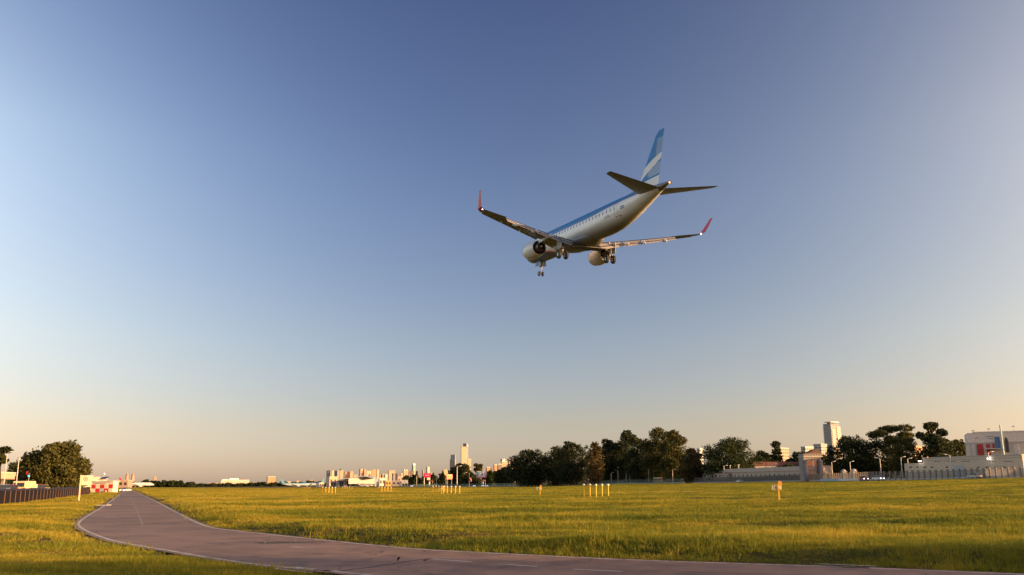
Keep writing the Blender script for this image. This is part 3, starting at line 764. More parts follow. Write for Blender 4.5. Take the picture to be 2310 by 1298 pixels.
def blob_points(blobs, n, cl, fill=.25):
    """leaf positions: clusters spread over (and a few inside) each lobe"""
    vol = np.array([b[3] * b[4] + b[4] * b[5] for b in blobs]); k = RNG.choice(len(blobs), max(4, int(n / cl)), p=vol / vol.sum())
    B = np.array(blobs)[k]; d = RNG.normal(size=(len(k), 3)); d /= np.linalg.norm(d, axis=1)[:, None]
    rr = np.where(RNG.uniform(size=len(k)) < fill, RNG.uniform(.2, .8, len(k)), RNG.uniform(.82, 1.03, len(k)))[:, None]
    cc = B[:, :3] + d * B[:, 3:] * rr
    sp = B[:, 3:].mean(1)[:, None] * .16
    return (cc[:, None, :] + np.clip(RNG.normal(size=(len(k), cl, 3)), -1.7, 1.7) * sp[:, None, :] * np.array([1, 1, .75])).reshape(-1, 3)
def tree(px0, px1, ytop, D, kind, fol, label, ybase=None, n=4200, group=None, seed=0, lo=.06):
    global RNG
    RNG = np.random.default_rng(1000 + seed + int(px0))
    px = (px0 + px1) / 2; b = at(px, D); s = D / FPX
    w = (px1 - px0) * s * (1.1 if kind in ('round', 'dome', 'tall') else 1.); H = zat(px, ytop, D) - b.z
    root = thing('tree', label, 'tree', b, 0, group)
    R = w / 2; blobs = []
    if kind in ('dome', 'round', 'tall'):
        z0 = lo * H; hh = (H - z0)
        nb = {'dome': 13, 'round': 14, 'tall': 15}[kind]
        blobs.append((0, 0, z0 + hh * .42, R * .80, R * .80, hh * .44)); blobs.append((0, 0, z0 + hh * .2, R * .8, R * .8, hh * .24))
        for i in range(nb):
            a = 2 * math.pi * i / nb * 2.4 + RNG.uniform(0, .5); v = (i + .5) / nb
            prof = math.sin(math.pi * min(1, (v * .84 + .14))) ** (.38 if kind != 'round' else .42)
            rb = R * RNG.uniform(.24, .36); rd = max(0, R * prof - rb * .9)
            zc = z0 + hh * (.12 + .80 * v)
            blobs.append((rd * math.cos(a), rd * math.sin(a), min(zc, H - rb * .8), rb, rb, rb * RNG.uniform(.75, .95)))
        blobs.append((RNG.uniform(-.1, .1) * R, 0, H - R * .26, R * .34, R * .34, R * .26))
    elif kind == 'umbrella':
        for i in range(11):
            a = RNG.uniform(0, 6.28); q = math.sqrt(RNG.uniform(.02, 1)) * .78 * R; zz = H * RNG.uniform(.72, .92) - .12 * H * (q / R)
            if i < 3: zz = H * .93
            blobs.append((q * math.cos(a), q * math.sin(a) * .7, zz, R * .30, R * .3, H * .055))
    elif kind == 'airy':
        for i in range(16):
            a = RNG.uniform(0, 6.28); v = RNG.uniform(0, 1); q = R * RNG.uniform(.2, .85) * (1 - .35 * v)
            blobs.append((q * math.cos(a), q * math.sin(a) * .8, H * (.48 + .47 * v), R * .24, R * .24, H * .06))
        blobs.append((0, 0, H * .94, R * .3, R * .3, H * .06))
    elif kind == 'araucaria':
        for i in range(9):
            v = i / 8; q = R * (.95 - .5 * v) if i < 7 else R * .5
            for k in range(3):
                a = i * 1.1 + k * 2.1; blobs.append((q * .6 * math.cos(a), q * .6 * math.sin(a), H * (.34 + .60 * v), q * .42, q * .42, H * .035))
        blobs.append((0, 0, H * .95, R * .55, R * .55, H * .05))
    elif kind == 'bush':
        for i in range(9):
            a = RNG.uniform(0, 6.28); q = R * RNG.uniform(.1, .68); blobs.append((q * math.cos(a), q * math.sin(a), H * RNG.uniform(.35, .72), R * .36, R * .36, H * .30))
        blobs.append((0, 0, H * .72, R * .4, R * .4, H * .28)); blobs.append((0, 0, H * .3, R * .9, R * .9, H * .32))
    C = blob_points(blobs, int(n * 3.0), 14, .35 if kind in ('dome', 'round', 'tall', 'bush') else .15)
    C[:, 2] = np.maximum(C[:, 2], .2)
    link('crown', leaves('crown', C, max(.26, 1.7 * s), FOL[fol]), root)
    t = MB(); tr = max(.12, .028 * H)
    t.tube([(0, 0, -.3), (.02 * H, 0, .25 * H), (-.01 * H, .01 * H, .55 * H), (0, 0, .82 * H)], [tr * 1.25, tr, tr * .7, tr * .2], 8)
    for q in blobs[:7] if kind not in ('umbrella', 'airy') else blobs:
        z1 = max(.2 * H, min(.6 * H, q[2] - abs(q[0]) * .8 - .1 * H)); e = Vector(q[:3])
        t.tube([(0, 0, z1), Vector((e.x * .5, e.y * .5, z1 + (e.z - z1) * .55)), e], [tr * .45, tr * .3, tr * .1], 6)
    t.build('trunk', BARK, root, True)
    return root
WF = ['first', 'second', 'third', 'fourth', 'fifth', 'sixth', 'seventh', 'eighth', 'ninth', 'tenth', 'eleventh', 'twelfth', 'thirteenth', 'fourteenth']
GR = 'eucalyptus and plane trees along the perimeter street'
tree(1146, 1236, 1014, 655, 'round', 'dark', 'left end tree of the dark row, round topped with a feathery crown', seed=1, group=GR)
tree(1222, 1292, 1008, 640, 'round', 'dark', 'dark tree filling the dip between two taller crowns at left', seed=2, group=GR, lo=.05)
tree(1252, 1324, 996, 615, 'round', 'dark', 'dark tree with peaked domed crown left of the rust coloured tree', seed=3, group=GR)
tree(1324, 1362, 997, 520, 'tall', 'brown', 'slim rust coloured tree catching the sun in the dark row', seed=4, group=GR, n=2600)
tree(1344, 1404, 990, 590, 'round', 'dark', 'dark tree just right of the slim rust coloured tree', seed=5, group=GR, lo=.05)
tree(1382, 1450, 971, 585, 'dome', 'dark', 'tall dark tree with a flat domed top beside the tallest crown', seed=6, group=GR, n=5200)
tree(1412, 1484, 990, 560, 'round', 'dark', 'dark lower tree filling the gap under the two tallest crowns', seed=7, group=GR, lo=.03)
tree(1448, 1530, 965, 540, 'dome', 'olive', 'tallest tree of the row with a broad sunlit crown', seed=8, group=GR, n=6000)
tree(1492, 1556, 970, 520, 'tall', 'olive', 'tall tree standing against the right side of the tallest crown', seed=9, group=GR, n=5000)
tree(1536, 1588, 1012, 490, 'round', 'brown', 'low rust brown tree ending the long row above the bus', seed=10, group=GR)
tree(1588, 1706, 988, 475, 'dome', 'green', 'big green dome tree standing behind the white depot', seed=11, group=GR, n=6500)
tree(1694, 1746, 1017, 500, 'round', 'green', 'small dark tree right of the big green dome tree', seed=12, group=GR)
tree(1738, 1774, 997, 480, 'araucaria', 'dark', 'airy dark conifer with see-through tiers behind the depot', seed=13, group=GR, n=2600)
tree(1776, 1832, 1019, 520, 'round', 'dark', 'low dark tree between the conifer and the gatehouse', seed=14, group=GR)
tree(1822, 1880, 1024, 470, 'round', 'dark', 'dark tree behind the gatehouse roof', seed=15, group=GR)
tree(1868, 1972, 984, 400, 'dome', 'dark', 'wide dark domed tree right of the slender white tower', seed=16, group=GR, n=6500)
tree(1930, 2034, 990, 395, 'round', 'dark', 'dark bushy tree below the umbrella shaped crown', seed=17, group=GR, lo=.03, n=5000)
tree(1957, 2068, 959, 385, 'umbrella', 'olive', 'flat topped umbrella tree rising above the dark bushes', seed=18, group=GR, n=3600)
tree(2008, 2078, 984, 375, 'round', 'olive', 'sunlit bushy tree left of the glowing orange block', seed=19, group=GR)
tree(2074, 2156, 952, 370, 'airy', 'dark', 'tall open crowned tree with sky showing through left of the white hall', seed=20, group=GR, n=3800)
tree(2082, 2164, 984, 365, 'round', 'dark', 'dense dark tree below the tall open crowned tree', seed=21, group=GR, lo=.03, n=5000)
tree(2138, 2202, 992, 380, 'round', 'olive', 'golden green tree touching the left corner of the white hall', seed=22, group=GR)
for i, (a, b, yt) in enumerate(((1150, 1206, 1036), (1194, 1260, 1018), (1246, 1310, 1010), (1290, 1358, 1004), (1342, 1402, 1008), (1390, 1450, 998), (1440, 1500, 996), (1490, 1550, 1000), (1536, 1600, 1030), (1690, 1752, 1042), (1748, 1806, 1046), (1800, 1850, 1040))):
    tree(a, b, yt, perim((a + b) / 2) + 75, 'bush', 'dark', WF[i] + ' from left of the dark thickets filling in behind the tall trees', seed=120 + i, group='thickets behind the tall trees', n=1500)
G2 = 'low trees by the airport boundary'
tree(1012, 1064, 1047, 900, 'dome', 'dark', 'dark rounded tree under the slim twin towers', seed=30, group=G2)
tree(1064, 1091, 1046, 880, 'umbrella', 'olive', 'small light tree with a spreading crown behind the bright billboard', seed=31, group=G2, n=1800)
tree(1040, 1086, 1068, 820, 'bush', 'dark', 'dark shrubby tree behind the drooping windsock', seed=32, group=G2)
tree(1086, 1124, 1063, 800, 'bush', 'green', 'bushy tree right behind the bright billboard', seed=33, group=G2)
tree(1116, 1160, 1055, 760, 'round', 'green', 'green tree below the orange flats at the row end', seed=34, group=G2)
for i, (a, b, yt, lb) in enumerate(((905, 928, 1073, 'left end'), (924, 948, 1070, 'second from left'), (944, 968, 1075, 'third from left'), (964, 990, 1069, 'fourth from left'), (984, 1018, 1066, 'right end'))):
    tree(a, b, yt, 1050, 'bush', 'dark', lb + ' bush of the dark hedge behind the red billboard', seed=40 + i, group='bushes behind the red billboard', n=1500)
WF = ['first', 'second', 'third', 'fourth', 'fifth', 'sixth', 'seventh', 'eighth', 'ninth', 'tenth', 'eleventh', 'twelfth', 'thirteenth', 'fourteenth']
for i, (a, b, yt) in enumerate(((254, 286, 1089), (280, 312, 1088), (316, 342, 1083), (336, 362, 1085), (356, 382, 1084), (376, 402, 1083), (396, 418, 1085), (418, 440, 1088))):
    tree(a, b, yt, 1250, 'bush', 'green', WF[i] + ' tree from left in the far clump behind the parked red and white jet', seed=60 + i, group='far trees at the end of the road', n=1300)
for i, (a, b, yt) in enumerate(((438, 470, 1092), (466, 500, 1091), (496, 530, 1090), (526, 556, 1091), (552, 582, 1090), (578, 606, 1088), (602, 630, 1089), (628, 652, 1086), (648, 674, 1088), (670, 690, 1088), (686, 712, 1085), (706, 736, 1087))):
    tree(a, b, yt, 1650, 'bush', 'dark', WF[i] + ' tree from left in the low far hedge beyond the apron', seed=80 + i, group='far hedge beyond the apron', n=900)
G3 = 'trees beyond the left fence'
tree(56, 184, 998, 190, 'round', 'olive', 'big round tree with its right side in golden light at left', seed=50, group=G3, n=13000, lo=.02)
tree(40, 100, 1022, 215, 'round', 'dark', 'dark tree tucked behind the left side of the big round tree', seed=53, group=G3, lo=.05)
tree(-40, 31, 1008, 215, 'umbrella', 'dark', 'tree crown cut off by the left picture edge', seed=51, group=G3, n=2400)
tree(8, 62, 1040, 300, 'bush', 'dark', 'low dark tree above the pale elevated walkway', seed=52, group=G3, n=2600)

# ------------------------------------------------------------------ perimeter street and fences
PL = np.array([at(p, perim(p)).xy for p in np.linspace(880, 2500, 90)])          # fence line, left to right
def lift(dz): return lambda x, y: tz(x, y) + dz
struct(link('perimeter_street', strip(PL, -1.2, -9.0, lift(.10), 'perimeter_street', ASPH)))
def along(line, step):
    d = np.r_[0, np.cumsum(np.linalg.norm(np.diff(line, axis=0), axis=1))]; n = int(d[-1] / step)
    return [np.array([np.interp(k * step, d, line[:, 0]), np.interp(k * step, d, line[:, 1])]) for k in range(n + 1)]
def fence(name, line, step, label, post, panel, cat='fence'):
    P = along(line, step); root = thing(name, label, cat, (P[0][0], P[0][1], tz(*P[0])))
    for i, p in enumerate(P):
        loc = Vector((p[0], p[1], tz(*p))) - root.location
        nx = P[min(i + 1, len(P) - 1)] - P[max(i - 1, 0)]; rz = math.atan2(nx[1], nx[0])
        for nm, me in post: link(nm, me, root, loc, rz)
        if i < len(P) - 1:
            e = P[i + 1] - p; rz = math.atan2(e[1], e[0]); 
            for nm, me in panel: link(nm, me, root, loc, rz)
    return root
def split(p0, p1): return np.array([at(p, perim(p)).xy for p in np.linspace(p0, p1, 50)])
# masonry fence on the right: pillars, plinth and dark railings
pil = MB().box(-.2, .2, -.2, .2, 0, 2.75).box(-.27, .27, -.27, .27, 2.75, 2.95).box(-.25, .25, -.25, .25, 0, .3)
rail = MB()
for k in range(9): rail.box(.3 + k * .2, .345 + k * .2, -.02, .02, .55, 2.55)
rail.box(.2, 2.0, -.025, .025, .62, .68).box(.2, 2.0, -.025, .025, 2.3, 2.36)
pli = MB().box(.2, 2.0, -.14, .14, 0, .55)
fence('masonry_fence', split(1560, 2480), 2.2, 'pale pillared masonry fence with dark railings along the street at right', [('pillar', pil.mesh('pillar', mat('stone_pillar', (.22, .18, .145), .8), False))],
      [('railing', rail.mesh('railing', DSTEEL)), ('plinth', pli.mesh('plinth', GREYC))])
# green wire fence with a concrete foot in the middle
gp_ = MB().box(-.06, .06, -.06, .06, 0, 2.6)
gm = MB()
for k in range(26): gm.box(.1 + k * .185, .15 + k * .185, -.012, .012, .5, 2.5)
for z in (.55, 1.0, 1.5, 2.0, 2.45): gm.box(0, 5, -.012, .012, z, z + .035)
gl = MB().box(.07, 4.93, -.1, .1, 0, .55)
GRN = mat('green_fence_paint', (.07, .14, .11), .6)
fence('wire_fence', split(900, 1556), 5.0, 'green wire fence on a low concrete foot in front of the dark trees', [('post', gp_.mesh('post', GRN))], [('mesh_panel', gm.mesh('mesh_panel', GRN)), ('concrete_foot', gl.mesh('concrete_foot', GREYC))])
# domed gate piers
for px, lb in ((1905, 'left one of the two stone gate piers with domed caps'), (1928, 'right one of the two stone gate piers with domed caps')):
    t = thing('gate_pier', lb, 'gate pier', at(px, perim(px) + .2), .1, 'gate piers in the masonry fence')
    MB().box(-.75, .75, -.75, .75, 0, 3.3).box(-.9, .9, -.9, .9, 3.3, 3.55).build('shaft', mat('pier_stone', (.27, .25, .23), .8), t)
    MB().lathe([(3.55, .85), (3.8, .8), (4.05, .62), (4.22, .36), (4.28, .02)], 'z', (0, 0, 0), 18).build('domed_cap', mat('pier_cap_stone', (.40, .38, .36), .7), t, True)
# low hoarding on the street edge
a, b = at(1851, perim(1851) - 9.4), at(1937, perim(1937) - 9.4); e = (b - a).xy
t = thing('hoarding', 'low pale blue and white hoarding along the street edge', 'hoarding', a, math.atan2(e[1], e[0]))
w = e.length / 6
for k in range(6): MB().box(k * w + .03, (k + 1) * w - .03, -.04, .04, 0.1, .95).build('panel', mat('hoarding_blue', (.20, .36, .48), .5) if k < 3 else LGREY, t)
for k in range(7): MB().box(k * w - .03, k * w + .03, -.05, .05, 0, .98).build('post', STEEL, t)

# ------------------------------------------------------------------ street lamps
def lamp_meshes():
    p = MB().tube([(0, 0, 0), (0, 0, 4), (0, 0, 8.2)], [.2, .17, .13], 8).box(-.2, .2, -.2, .2, 0, .12)
    a = MB().tube([(0, 0, 8.1), (.5, 0, 8.42), (1.3, 0, 8.55)], [.10, .09, .08], 6)
    h = MB().loft([[(1.15, -.12, 8.46), (1.15, .12, 8.46), (1.15, .12, 8.6), (1.15, -.12, 8.6)], [(1.5, -.2, 8.48), (1.5, .2, 8.48), (1.5, .14, 8.68), (1.5, -.14, 8.68)], [(2.1, -.08, 8.6), (2.1, .08, 8.6), (2.1, .05, 8.66), (2.1, -.05, 8.66)]])
    return p, a, h
lp, la, lh = lamp_meshes()
LM = [('pole', lp.mesh('pole', mat('lamp_pole_paint', (.64, .57, .48), .5))), ('arm', la.mesh('arm', STEEL)), ('lamp_head', lh.mesh('lamp_head', mat('lamp_head_paint', (.78, .76, .72), .4)))]
def street_lamp(px, ytop, D, rz, label, group, orange=False):
    b = at(px, D); s = (zat(px, ytop, D) - b.z) / 8.68
    t = thing('street_lamp', label, 'street lamp', b, rz, group); k = .42 if D < 230 else max(.75, s); t.scale = (k, k, s)
    for nm, me in LM: link(nm, me, t)
row = [(1182, 1073, 12), (1189, 1074, 4), (1211, 1069, 10), (1246, 1068, 3), (1275, 1070, 10), (1286.5, 1066.5, 4), (1314.5, 1068.5, 8), (1335, 1063, 3), (1360.7, 1066.5, 8), (1379, 1066, 4), (1394.5, 1060.5, 8), (1413, 1063, 3), (1421, 1063, 10), (1464, 1057, 4), (1475.6, 1061, 9), (1518, 1059, 5), (1542, 1056, 8), (1554.5, 1064, 3)]
for i, (px, yt, off) in enumerate(row):
    street_lamp(px, yt, perim(px) + off, RNG.uniform(-.35, .35) + (math.pi if i in (6, 10) else 0), '%s street lamp from left in front of the dark row of trees' % (WF + ['fifteenth', 'sixteenth', 'seventeenth', 'eighteenth'])[i], 'street lamps before the dark trees')
for px, yt, off, rz, lb in ((1634.8, 1049.5, 4, .1, 'street lamp in front of the left part of the white depot'), (1744.8, 1046, 4, .1, 'street lamp in front of the right part of the white depot'), (1879, 1040.5, 4, .15, 'street lamp just right of the gatehouse'),
        (1920.5, 1040.5, 6, .2, 'street lamp rising behind the domed gate piers'), (1989, 1032, 5, math.pi - .2, 'street lamp with its arm to the left below the umbrella tree'), (2036.7, 1030, 4, .15, 'street lamp at the left end of the long low building'),
        (2051.8, 1033, 12, .15, 'shorter street lamp beside the low building end'), (2148.5, 1024.5, 5, math.pi - .1, 'street lamp before the middle of the long low building'), (2236, 1018.5, 4, .1, 'street lamp before the red doors of the white hall')):
    street_lamp(px, yt, perim(px) + off, rz, lb, 'street lamps along the masonry fence')
for px, yt, D, lb in ((985, 1068, 900, 'far pole lamp above the yellow marker boards'), (1031, 1051, 860, 'tall far pole lamp under the twin towers'), (1047, 1066, 850, 'far pole lamp left of the windsock'), (940, 1072, 900, 'far pole lamp left of the red billboard')):
    street_lamp(px, yt, D, .2, lb, 'tall lamps beyond the airfield')
for px, yt, D, rz, lb in ((36, 1030, 150, 2.9, 'tallest street lamp above the cream van at left'), (66, 1039, 190, 2.8, 'street lamp beside the dark trees at left'), (88, 1044, 215, 2.8, 'street lamp against the big round tree at left'), (8, 1018, 165, .2, 'street lamp near the left picture edge')):
    street_lamp(px, yt, D, rz, lb, 'street lamps beyond the left fence')

# ------------------------------------------------------------------ vehicles
def car(loc, rz, col, label, lights=False, group='cars on the streets', ctype='car', s=1.0):
    t = thing('car', label, ctype, loc, rz, group); t.scale = (s, s, s)
    body = [(-2.15, .35), (-2.2, .62), (-2.05, .9), (-1.1, .98), (1.0, .95), (1.95, .78), (2.15, .6), (2.15, .3)]
    def extr(pts, hw, name, m, parent, ins=0.):
        n = len(pts); mb = MB(); mb.add([(x, -hw, z) for x, z in pts] + [(x, hw, z) for x, z in pts], [tuple(range(n)), tuple(range(2 * n - 1, n - 1, -1))] + [(i, (i + 1) % n, (i + 1) % n + n, i + n) for i in range(n)])
        o = mb.build(name, m, parent); soft_edges(o, .06, 2); return o
    pm = mat('car_paint_%d_%d_%d' % tuple(int(c * 100) for c in col), col, .3)
    extr(body, .86, 'body', pm, t)
    extr([(-1.75, .93), (-1.35, 1.38), (-.9, 1.46), (.2, 1.45), (.95, .95)], .74, 'cabin', GLASS, t)
    extr([(-1.3, 1.4), (-.9, 1.49), (.2, 1.48), (.3, 1.40)], .70, 'roof', pm, t)
    for x in (-1.35, 1.35):
        for y in (-.8, .8):
            w = MB().lathe([(-.1, .18), (-.1, .31), (.1, .31), (.1, .18)], 'y', (x, y, .31), 14).build('wheel', BLACKR, t, True)
            MB().lathe([(-.105, .01), (-.105, .19), (.105, .19), (.105, .01)], 'y', (x, y, .31), 10).build('rim', STEEL, w)
    for y in (-.62, .62):
        MB().ball((2.1, y, .68), .13, 8, 5).build('headlight', HEADON if lights else LAMPG, t, True)
        MB().box(-2.21, -2.15, y - .16, y + .16, .66, .8).build('tail_light', REDP, t)
    return t
def on_street(px, off=-5.): 
    p = at(px, perim(px)); k = int(np.argmin(np.hypot(PL[:, 0] - p.x, PL[:, 1] - p.y))); k = min(max(k, 1), len(PL) - 2)
    e = PL[k + 1] - PL[k - 1]; e /= np.linalg.norm(e); q = PL[k] + np.array([-e[1], e[0]]) * off
    # slide along the street until the column is px
    ts = np.linspace(-25, 25, 101); best = min(ts, key=lambda u: abs((q[0] + e[0] * u) / (q[1] + e[1] * u) - ray(px, hor(px)).x / ray(px, hor(px)).y)); q = q + e * best
    return Vector((q[0], q[1], tz(*q) + .1)), math.atan2(e[1], e[0])
for px, off, flip, col, lit, lb in ((1981, -6.6, 0, (.6, .62, .64), True, 'white car with lit headlights on the street right of the gate piers'), (1949, -6.4, 0, (.28, .03, .03), True, 'dark red car running behind the white car with its lights on'),
        (2199, -3.0, 1, (.35, .36, .38), False, 'grey car passing the fence below the white hall'), (1668, -5.5, 1, (.62, .63, .64), False, 'small white car in front of the white depot'), (1201, -5.5, 1, (.65, .66, .68), False, 'small white car below the left end of the dark trees')):
    p, rz = on_street(px, off); car(p, rz + (math.pi if flip else 0), col, lb, lit)
for px, D, col, lb, cl in ((1069.5, 700, (.3, .3, .32), 'far car with two lit headlights below the windsock', 1.), (1089, 690, (.5, .5, .5), 'far car with lit headlights left under the bright billboard', 1.), (1097.5, 685, (.3, .1, .08), 'far car with lit headlights right under the bright billboard', 1.), (929.5, 780, (.5, .05, .04), 'far red car with bright headlights left of the red billboard', 1.2)):
    car(at(px, D), -math.pi / 2 + .1, col, lb, True, 'far cars with headlights on', s=cl)
car(at(284, 268, .02), -math.pi / 2 - .1, (.62, .56, .56), 'pale car coming towards the viewer at the far end of the road', True, 'car on the service road', s=.9)
for px, D, col, rz, lb in ((26, 150, (.45, .03, .03), .3, 'red car left of the cream van beyond the left fence'), (81, 165, (.45, .04, .03), .3, 'red car right of the cream van beyond the left fence'), (98, 172, (.62, .36, .05), .3, 'yellow taxi under the big round tree'),
        (142, 190, (.6, .58, .55), .3, 'white car right of the big tree beyond the left fence'), (164, 200, (.6, .6, .6), .35, 'white car beside the round sign beyond the left fence'), (8, 146, (.3, .3, .3), .3, 'grey car at the left picture edge beyond the fence')):
    car(at(px, D, .55), rz + 1.9, col, lb, False, 'cars beyond the left fence')
# cream van
v = thing('van', 'boxy cream van standing beyond the left fence', 'van', at(57, 155, .5), .08)
soft_edges(MB().box(-1.05, 1.05, -2.4, 1.6, .45, 2.1).build('cargo_box', mat('cream_van_paint', (.72, .58, .32), .4), v), .12, 3)
soft_edges(MB().box(-.95, .95, 1.6, 2.6, .45, 1.6).build('cab', mat('cream_van_paint', (.72, .58, .32), .4), v), .15, 3)
MB().box(-.85, .85, -2.43, -2.405, 1.15, 1.8).build('rear_window', GLASS, v)
MB().box(-.9, .9, -2.46, -2.4, .45, .62).build('bumper', DSTEEL, v)
for x in (-.9, .9):
    MB().box(x - .12, x + .12, -2.44, -2.4, .7, 1.0).build('tail_light', REDP, v)
    for y in (-1.6, 1.8): MB().lathe([(-.12, .02), (-.12, .36), (.12, .36), (.12, .02)], 'x', (x, y, .36), 14).build('wheel', BLACKR, v, True)
# bus behind the wire fence
p, rz = on_street(1488, 5.0); bus = thing('bus', 'yellow and red city bus behind the wire fence under the brown tree', 'bus', p, rz)
soft_edges(MB().box(-5.6, 5.6, -1.25, 1.25, .45, 3.0).build('body', mat('bus_yellow_paint', (.52, .42, .14), .4), bus), .15, 2)
soft_edges(MB().box(-5.5, 5.5, -1.2, 1.2, 3.0, 3.35).build('roof', mat('bus_roof_paint', (.58, .52, .30), .4), bus), .12, 2)
MB().box(1.2, 5.4, -1.27, -1.2, 1.9, 3.02).build('red_flash', REDP, bus)
for k in range(6): MB().box(-5.2 + k * 1.6, -3.8 + k * 1.6, -1.285, -1.22, 1.75, 2.65).build('side_window', GLASS, bus)
MB().box(5.55, 5.63, -1.1, 1.1, 1.5, 2.8).build('windscreen', GLASS, bus)
for x in (-3.6, 3.4):
    for y in (-1.1, 1.1): MB().lathe([(-.15, .02), (-.15, .5), (.15, .5), (.15, .02)], 'y', (x, y, .5), 16).build('wheel', BLACKR, bus, True)

# ------------------------------------------------------------------ buildings on the street at right
def tan_(px): r = ray(px, hor(px)); return r.x / r.y
def corner(px0, split_, px1, D, phi):
    """plan of a block whose near corner stands in column split_; left face ends in column px0, right face in px1"""
    C = np.array([tan_(split_) * D, D]); dr = np.array([math.cos(phi), math.sin(phi)]); dl = np.array([-math.sin(phi), math.cos(phi)])
    def solve(d, px):
        t = tan_(px); den = d[0] - t * d[1]; return (t * C[1] - C[0]) / den
    wr = max(2., solve(dr, px1)); wl = max(2., solve(dl, px0))
    return C, wr, wl
def block(name, label, cat, px0, split_, px1, ytop, D, m, phi=40, roof=None, group=None, plinth=0.):
    C, wr, wl = corner(px0, split_, px1, D, rad(phi)); z0 = tz(*C); H = zat(split_, ytop, D) - z0
    t = thing(name, label, cat, (C[0], C[1], z0), rad(phi), group)
    MB().box(0, wr, 0, wl, -1, H).build('wall', m, t)
    if roof: MB().box(-.25, wr + .25, -.25, wl + .25, H, H + roof).build('roof_parapet', LGREY, t)
    return t, wr, wl, H
# white depot behind the masonry fence
DEP = mat('depot_render', (.36, .30, .245), .8)
pA, pB = at(1572, perim(1572) + 11), at(1836, perim(1836) + 11); e = (pB - pA).xy; Ld = e.length; rz = math.atan2(e[1], e[0])
dep = thing('depot', 'long low white depot with a thin red cornice line behind the masonry fence', 'building', (pA.x, pA.y, tz(pA.x, pA.y)), rz)
zt = lambda px, py, D: zat(px, py, D) - dep.location.z
MB().box(0, Ld * .36, 0, 9, -1, zt(1600, 1068, 470)).build('wall', DEP, dep)
MB().box(Ld * .36 + .02, Ld, 0, 9, -1, zt(1700, 1064.5, 430)).build('wall', DEP, dep)
MB().box(.8, Ld, 1.2, 8.8, zt(1700, 1064.5, 430) + .003, zt(1700, 1056, 430)).build('upper_storey', mat('depot_upper_render', (.40, .34, .285), .8), dep)
MB().box(-.1, Ld * .36, -.12, -.003, zt(1600, 1069.5, 470), zt(1600, 1068.6, 470)).build('cornice', mat('red_cornice', (.32, .09, .06), .7), dep)
MB().box(Ld * .36, Ld, -.12, -.003, zt(1700, 1066, 430), zt(1700, 1065, 430)).build('cornice', mat('red_cornice', (.32, .09, .06), .7), dep)
for k in range(26): MB().box(2 + k * Ld / 27, 3 + k * Ld / 27, -.05, -.004, 2.9, 4.0).build('window', GLASS, dep)
MB().box(Ld * .33, Ld * .365, -.06, -.004, 2.2, 4.6).build('doorway', DARK, dep)
for x in (.28, .36):
    q = MB().tube([(x * Ld, 4, zt(1650, 1057, 450)), (x * Ld, 4, zt(1650, 1050, 450))], .22, 8).box(x * Ld - .75, x * Ld + .75, 3.6, 4.4, zt(1650, 1050, 450), zt(1650, 1048.5, 450)); q.build('roof_vent', LGREY, dep)
# pitched dark roof behind the depot
t, wr, wl, H = block('red_roofed_shed', 'low shed with a dark red pitched roof peeping over the depot', 'building', 1700, 1702, 1836, 1052, 470, mat('shed_wall', (.3, .28, .26), .8), 12)
MB().add([(0, -.4, H), (wr, -.4, H), (wr, wl / 2, H + 2.2), (0, wl / 2, H + 2.2), (0, wl + .4, H), (wr, wl + .4, H)], [(0, 1, 2, 3), (3, 2, 5, 4), (0, 3, 4), (1, 5, 2)]).build('roof', TERRA, t)
p = at(1730, perim(1730) + 6); t = thing('flag_sign', 'slim red upright sign above the depot wall', 'sign', p)
MB().tube([(0, 0, 0), (0, 0, zat(1730, 1046, perim(1730) + 6) - p.z)], .06, 6).build('post', STEEL, t)
MB().box(-.35, .35, -.04, .04, zat(1730, 1050, perim(1730) + 6) - p.z, zat(1730, 1040, perim(1730) + 6) - p.z).build('panel', mat('sign_red', (.7, .06, .06), .4), t)
# gatehouse
gD = perim(1845) + 8; p = at(1844, gD); s = gD / FPX; gh = thing('gatehouse', 'classical gatehouse with two round towers, gable and sunlit orange panel', 'building', p, .22)
gz = lambda py: zat(1844, py, gD) - p.z
ST = mat('gatehouse_stone', (.20, .21, .23), .8, bmp=.2); SL = mat('gatehouse_light_stone', (.25, .21, .18), .8)
W = 25.5 * s
MB().box(-W * .9, W * .8, 2.2, 6, -1, gz(1031)).build('wall', SL, gh)
for x, nm in ((-W * .82, 'left'), (W * .62, 'right')):
    tw = MB().lathe([(-1, 6.6 * s), (gz(1042), 6.6 * s), (gz(1042), 7.4 * s), (gz(1040.5), 7.4 * s), (gz(1038.5), 5.6 * s), (gz(1037), 3.5 * s), (gz(1036.4), .02)], 'z', (x, 2.2, 0), 20).build('round_tower', ST, gh, True)
    for k in range(7): MB().lathe([(gz(1085 - k * 6.2), 6.62 * s), (gz(1085 - k * 6.2) + .12, 6.75 * s), (gz(1084.2 - k * 6.2) + .12, 6.62 * s)], 'z', (x, 2.2, 0), 20).build('stone_course', SL, tw, True)
MB().box(-W * .95, W * .9, 1.6, 6.4, gz(1031) + .003, gz(1028.8)).build('cornice', mat('gatehouse_cornice', (.38, .34, .30), .7), gh)
MB().box(-W * .88, W * .8, 1.9, 6.1, gz(1028.8) + .003, gz(1023.5)).build('parapet', SL, gh)
for k in range(6): MB().box(-W * .8 + k * W * .27, -W * .8 + k * W * .27 + W * .17, 1.83, 1.895, gz(1027.6), gz(1024.6)).build('parapet_opening', DARK, gh)
rp = [(-W * .45, gz(1023.5)), (W * .9, gz(1023.5)), (W * .75, gz(1014)), (W * .35, gz(1013.5))]
mb = MB(); mb.add([(x, 2.6, z) for x, z in rp] + [(x, 6, z) for x, z in rp], [(0, 1, 2, 3), (7, 6, 5, 4), (0, 4, 5, 1), (1, 5, 6, 2), (2, 6, 7, 3), (3, 7, 4, 0)]); mb.build('gable_roof', TERRA, gh)
